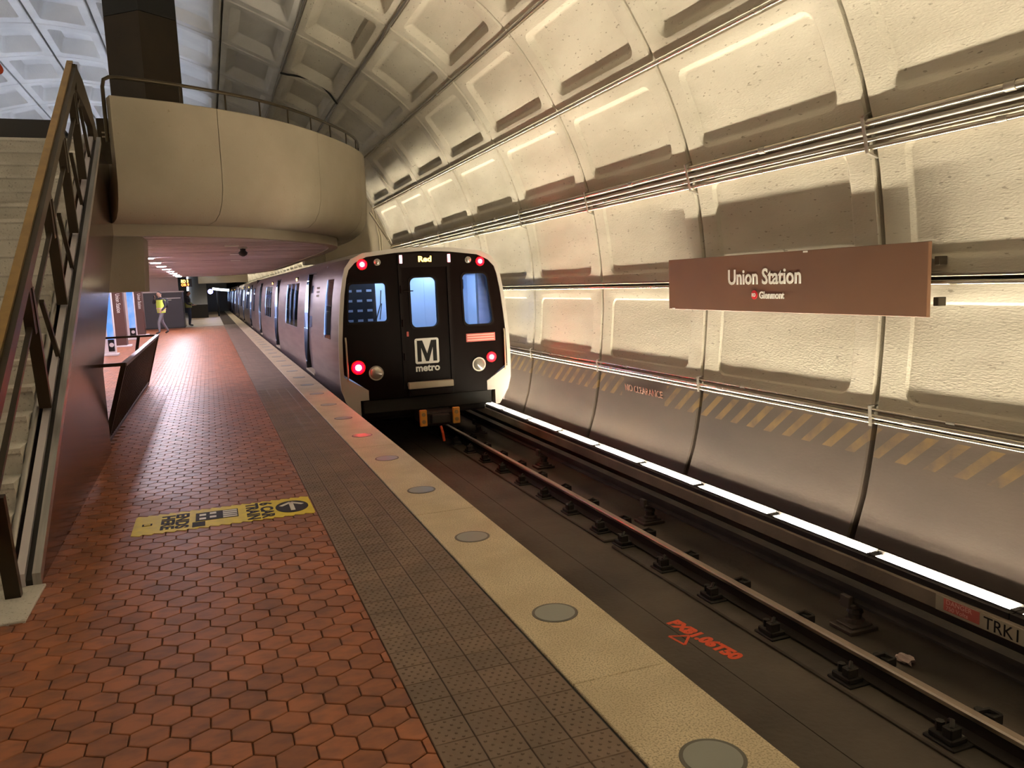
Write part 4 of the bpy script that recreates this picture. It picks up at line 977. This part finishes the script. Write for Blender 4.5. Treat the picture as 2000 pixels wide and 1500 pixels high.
# ------------------------------------------------------------------ people
def person(name_label, base, rz, J, mats, extras=None, group=None):
    t = thing('person', name_label, 'person', base, group)
    bones = [('pelvis', 'chest'), ('chest', 'neck'), ('neck', 'head')]
    for s in 'LR': bones += [('pelvis', 'hip' + s), ('hip' + s, 'knee' + s), ('knee' + s, 'ank' + s), ('ank' + s, 'toe' + s), ('chest', 'sho' + s), ('sho' + s, 'elb' + s), ('elb' + s, 'wri' + s), ('wri' + s, 'palm' + s)]
    rad = dict(pelvis=(.155, .12), chest=(.175, .125), neck=(.058, .06), head=(.078, .09), hip=(.095, .10), knee=(.062, .065), ank=(.042, .045), toe=(.04, .03), sho=(.075, .075), elb=(.05, .05), wri=(.034, .034), palm=(.036, .022))
    J = {k: Vector(v) for k, v in J.items()}
    for s in 'LR':
        d = (J['wri' + s] - J['elb' + s]).normalized(); J['palm' + s] = J['wri' + s] + d * .06
        sd = d.cross(Vector((0, 1, 0))).normalized() if abs(d.y) < .9 else Vector((1, 0, 0)); cu = d.cross(sd)
        for q, (o_, l) in enumerate(((-.030, .060), (-.010, .075), (.010, .070), (.028, .055))):
            a = f'f{q}a{s}'; b = f'f{q}b{s}'; J[a] = J['palm' + s] + d * .035 + sd * o_; J[b] = J[a] + d * l * .75 + cu * l * .5; bones += [('palm' + s, a), (a, b)]
        J['tha' + s] = J['wri' + s] + d * .03 + sd * -.04; J['thb' + s] = J['tha' + s] + d * .04 + sd * -.015; bones += [('wri' + s, 'tha' + s), ('tha' + s, 'thb' + s)]
    names = list(J); idx = {n_: i for i, n_ in enumerate(names)}
    me = bpy.data.meshes.new('body'); me.from_pydata([J[n_] for n_ in names], [(idx[a], idx[b]) for a, b in bones], [])
    o = bpy.data.objects.new('body', me); COL.objects.link(o); md = o.modifiers.new('s', 'SKIN'); sd_ = o.modifiers.new('u', 'SUBSURF'); sd_.levels = 2; sd_.render_levels = 2
    for n_, i in idx.items():
        k = n_[:-1] if n_[-1] in 'LR' and n_[:-1] in rad else n_
        me.skin_vertices[0].data[i].radius = rad.get(k, (.0095, .0095)); me.skin_vertices[0].data[i].use_root = (n_ == 'pelvis')
    dg = bpy.context.evaluated_depsgraph_get(); dg.update(); nm = bpy.data.meshes.new_from_object(o.evaluated_get(dg)); bpy.data.objects.remove(o)
    for m in (mats['top'], mats['legs'], mats['skin'], mats['shoe']): nm.materials.append(m)
    for p in nm.polygons:
        c = p.center; best = None
        for a, b in bones:
            A, B = J[a], J[b]; tt = max(0, min(1, (c - A).dot(B - A) / max(1e-6, (B - A).length_squared))); d = (c - A - (B - A) * tt).length
            if best is None or d < best[0]: best = (d, a, b)
        b = best[2]; k = b[:-1] if b[-1] in 'LR' else b
        p.material_index = 2 if k in ('head', 'palm', 'tha', 'thb') or k.startswith('f') else 3 if k == 'toe' else 1 if k in ('hip', 'knee', 'ank') else 0
    sm(nm); bo = obj('body', nm, None); rot = Matrix.Rotation(rz, 4, 'Z'); nm.transform(Matrix.Translation(Vector(base)) @ rot); par(bo, t)
    def put(name, mesh, parent=bo): 
        mesh.transform(Matrix.Translation(Vector(base)) @ rot); o = obj(name, mesh, None); o.parent = parent; o.matrix_parent_inverse = Matrix(); return o
    # the body sits in world space, its parent inverse moves it back
    h = J['head']; f_ = Vector((0, -1, 0))
    bm = bmesh.new(); bmesh.ops.create_uvsphere(bm, u_segments=20, v_segments=14, radius=1)
    for v in bm.verts:
        x, y, z = v.co; k = 1 - .22 * max(0, -z); v.co = Vector((x * .077 * k, y * .098 * k, z * .118)) + h
        if y < -.8 and -.25 < z < .15 and abs(x) < .25: v.co.y -= .018
    hm = bpy.data.meshes.new('head'); bm.to_mesh(hm); bm.free(); hm.materials.append(mats['skin']); sm(hm); par(put('head', hm, None) if 0 else obj('head', (hm.transform(Matrix.Translation(Vector(base)) @ rot), hm)[1]), t)
    def piece(name, mb_, mat, smooth=True):
        m_ = mb_.mesh(name, mat, 60 if smooth else False); m_.transform(Matrix.Translation(Vector(base)) @ rot); par(obj(name, m_), t)
    for s in (-1, 1):
        e = MB(); e.disc(h + Vector((s * .030, -.088, .012)), (0, -1, 0), .010, .006, 10); piece('eye', e, mats['hair'])
        e = MB(); e.tube([h + Vector((s * .076, .012, -.03)), h + Vector((s * .084, .02, .0)), h + Vector((s * .076, .018, .03))], [.010, .018, .010], 8); piece('ear', e, mats['skin'])
    e = MB(); e.beam(h + Vector((-.024, -.082, -.055)), h + Vector((.024, -.082, -.055)), .012, .01); piece('mouth', e, M('lips', (.25, .10, .08), .6))
    bm = bmesh.new(); bmesh.ops.create_uvsphere(bm, u_segments=20, v_segments=14, radius=1)
    bmesh.ops.delete(bm, geom=[v for v in bm.verts if v.co.z < .18 + .55 * max(0, -v.co.y) - .7 * max(0, v.co.y)], context='VERTS')
    for v in bm.verts: v.co = Vector((v.co.x * .086, v.co.y * .107, v.co.z * .128)) + h
    cm = bpy.data.meshes.new('hair'); bm.to_mesh(cm); bm.free(); cm.materials.append(mats['hair']); sm(cm); cm.transform(Matrix.Translation(Vector(base)) @ rot); par(obj('hair', cm), t)
    if extras: extras(t, J, piece)
    return t
def torso(J, lo, hi, grow, mat_bands, piece, name):
    c0, c1 = J['pelvis'], J['sho' + 'L'].lerp(J['shoR'], .5); n = 20
    def ring(f):
        c = c0.lerp(c1, f); w_ = .19 + .045 * f; d_ = .135 + .02 * math.sin(f * 3); return [c + Vector(((w_ + grow) * math.cos(a), (d_ + grow) * math.sin(a), 0)) for a in [2 * math.pi * k / n for k in range(n)]]
    fr = [lo + (hi - lo) * k / 8 for k in range(9)]; mb = MB(); vs = [v for f in fr for v in ring(f)]; fs = []
    for i in range(8):
        for k in range(n): fs.append((i * n + k, i * n + (k + 1) % n, (i + 1) * n + (k + 1) % n, (i + 1) * n + k))
    mb.add(vs, fs); piece(name, mb, mat_bands)
def vest(t, J, piece):
    torso(J, -.12, .98, .018, VESTM, piece, 'vest'); torso(J, .18, .30, .026, VESTB, piece, 'vest_band'); torso(J, .02, .09, .026, VESTB, piece, 'vest_band')
    m = MB(); m.cbox(J['chest'] + Vector((-.14, .13, -.22)), J['chest'] + Vector((.14, .27, .16)), .04); piece('backpack', m, BLKCL)
    m = MB(); m.cbox(J['palmR'] + Vector((-.02, -.05, -.06)), J['palmR'] + Vector((.02, .02, .07)), .005); piece('phone', m, BLKCL)
walkJ = dict(pelvis=(0, 0, .95), chest=(0, .01, 1.32), neck=(0, -.01, 1.53), head=(0, -.04, 1.66), hipL=(.1, 0, .90), hipR=(-.1, 0, .90), kneeL=(.1, -.20, .50), kneeR=(-.1, .05, .49), ankL=(.1, -.20, .10), ankR=(-.1, .27, .12), toeL=(.1, -.36, .045), toeR=(-.1, .13, .045),
             shoL=(.20, .01, 1.44), shoR=(-.20, .01, 1.44), elbL=(.25, .08, 1.17), wriL=(.22, -.10, .98), elbR=(-.25, -.20, 1.29), wriR=(-.10, -.20, 1.50))
mats = dict(top=BLKCL, legs=GREYCL, skin=SKIN, shoe=SHOE, hair=HAIR)
person('walking person in a yellow high-visibility vest and grey trousers', (-1.88, 36.1, 0), math.radians(-62), walkJ, mats, vest)
standJ = dict(walkJ); standJ.update(kneeL=(.1, -.03, .5), ankL=(.1, .02, .1), toeL=(.1, -.14, .045), kneeR=(-.1, -.03, .5), ankR=(-.1, .02, .1), toeR=(-.1, -.14, .045), elbR=(-.26, .02, 1.16), wriR=(-.20, -.2, 1.08), wriL=(.20, -.22, 1.08))
def vest2(t, J, piece): torso(J, .0, .5, .02, M('vest_olive', (.22, .22, .05), .7), piece, 'waist_pouch')
person('distant person in dark clothes standing past the kiosk', (-.98, 43.2, 0), math.radians(80), standJ, dict(mats, legs=BLKCL), vest2)
upJ = dict(standJ); upJ.update(elbL=(.44, -.02, 1.10), wriL=(.28, -.2, 1.02))
person('person in an orange-red jacket at the top of the stairs, at the left edge', (-2.66, 12.0, 3.4), math.radians(8), upJ, dict(mats, top=ORCL))
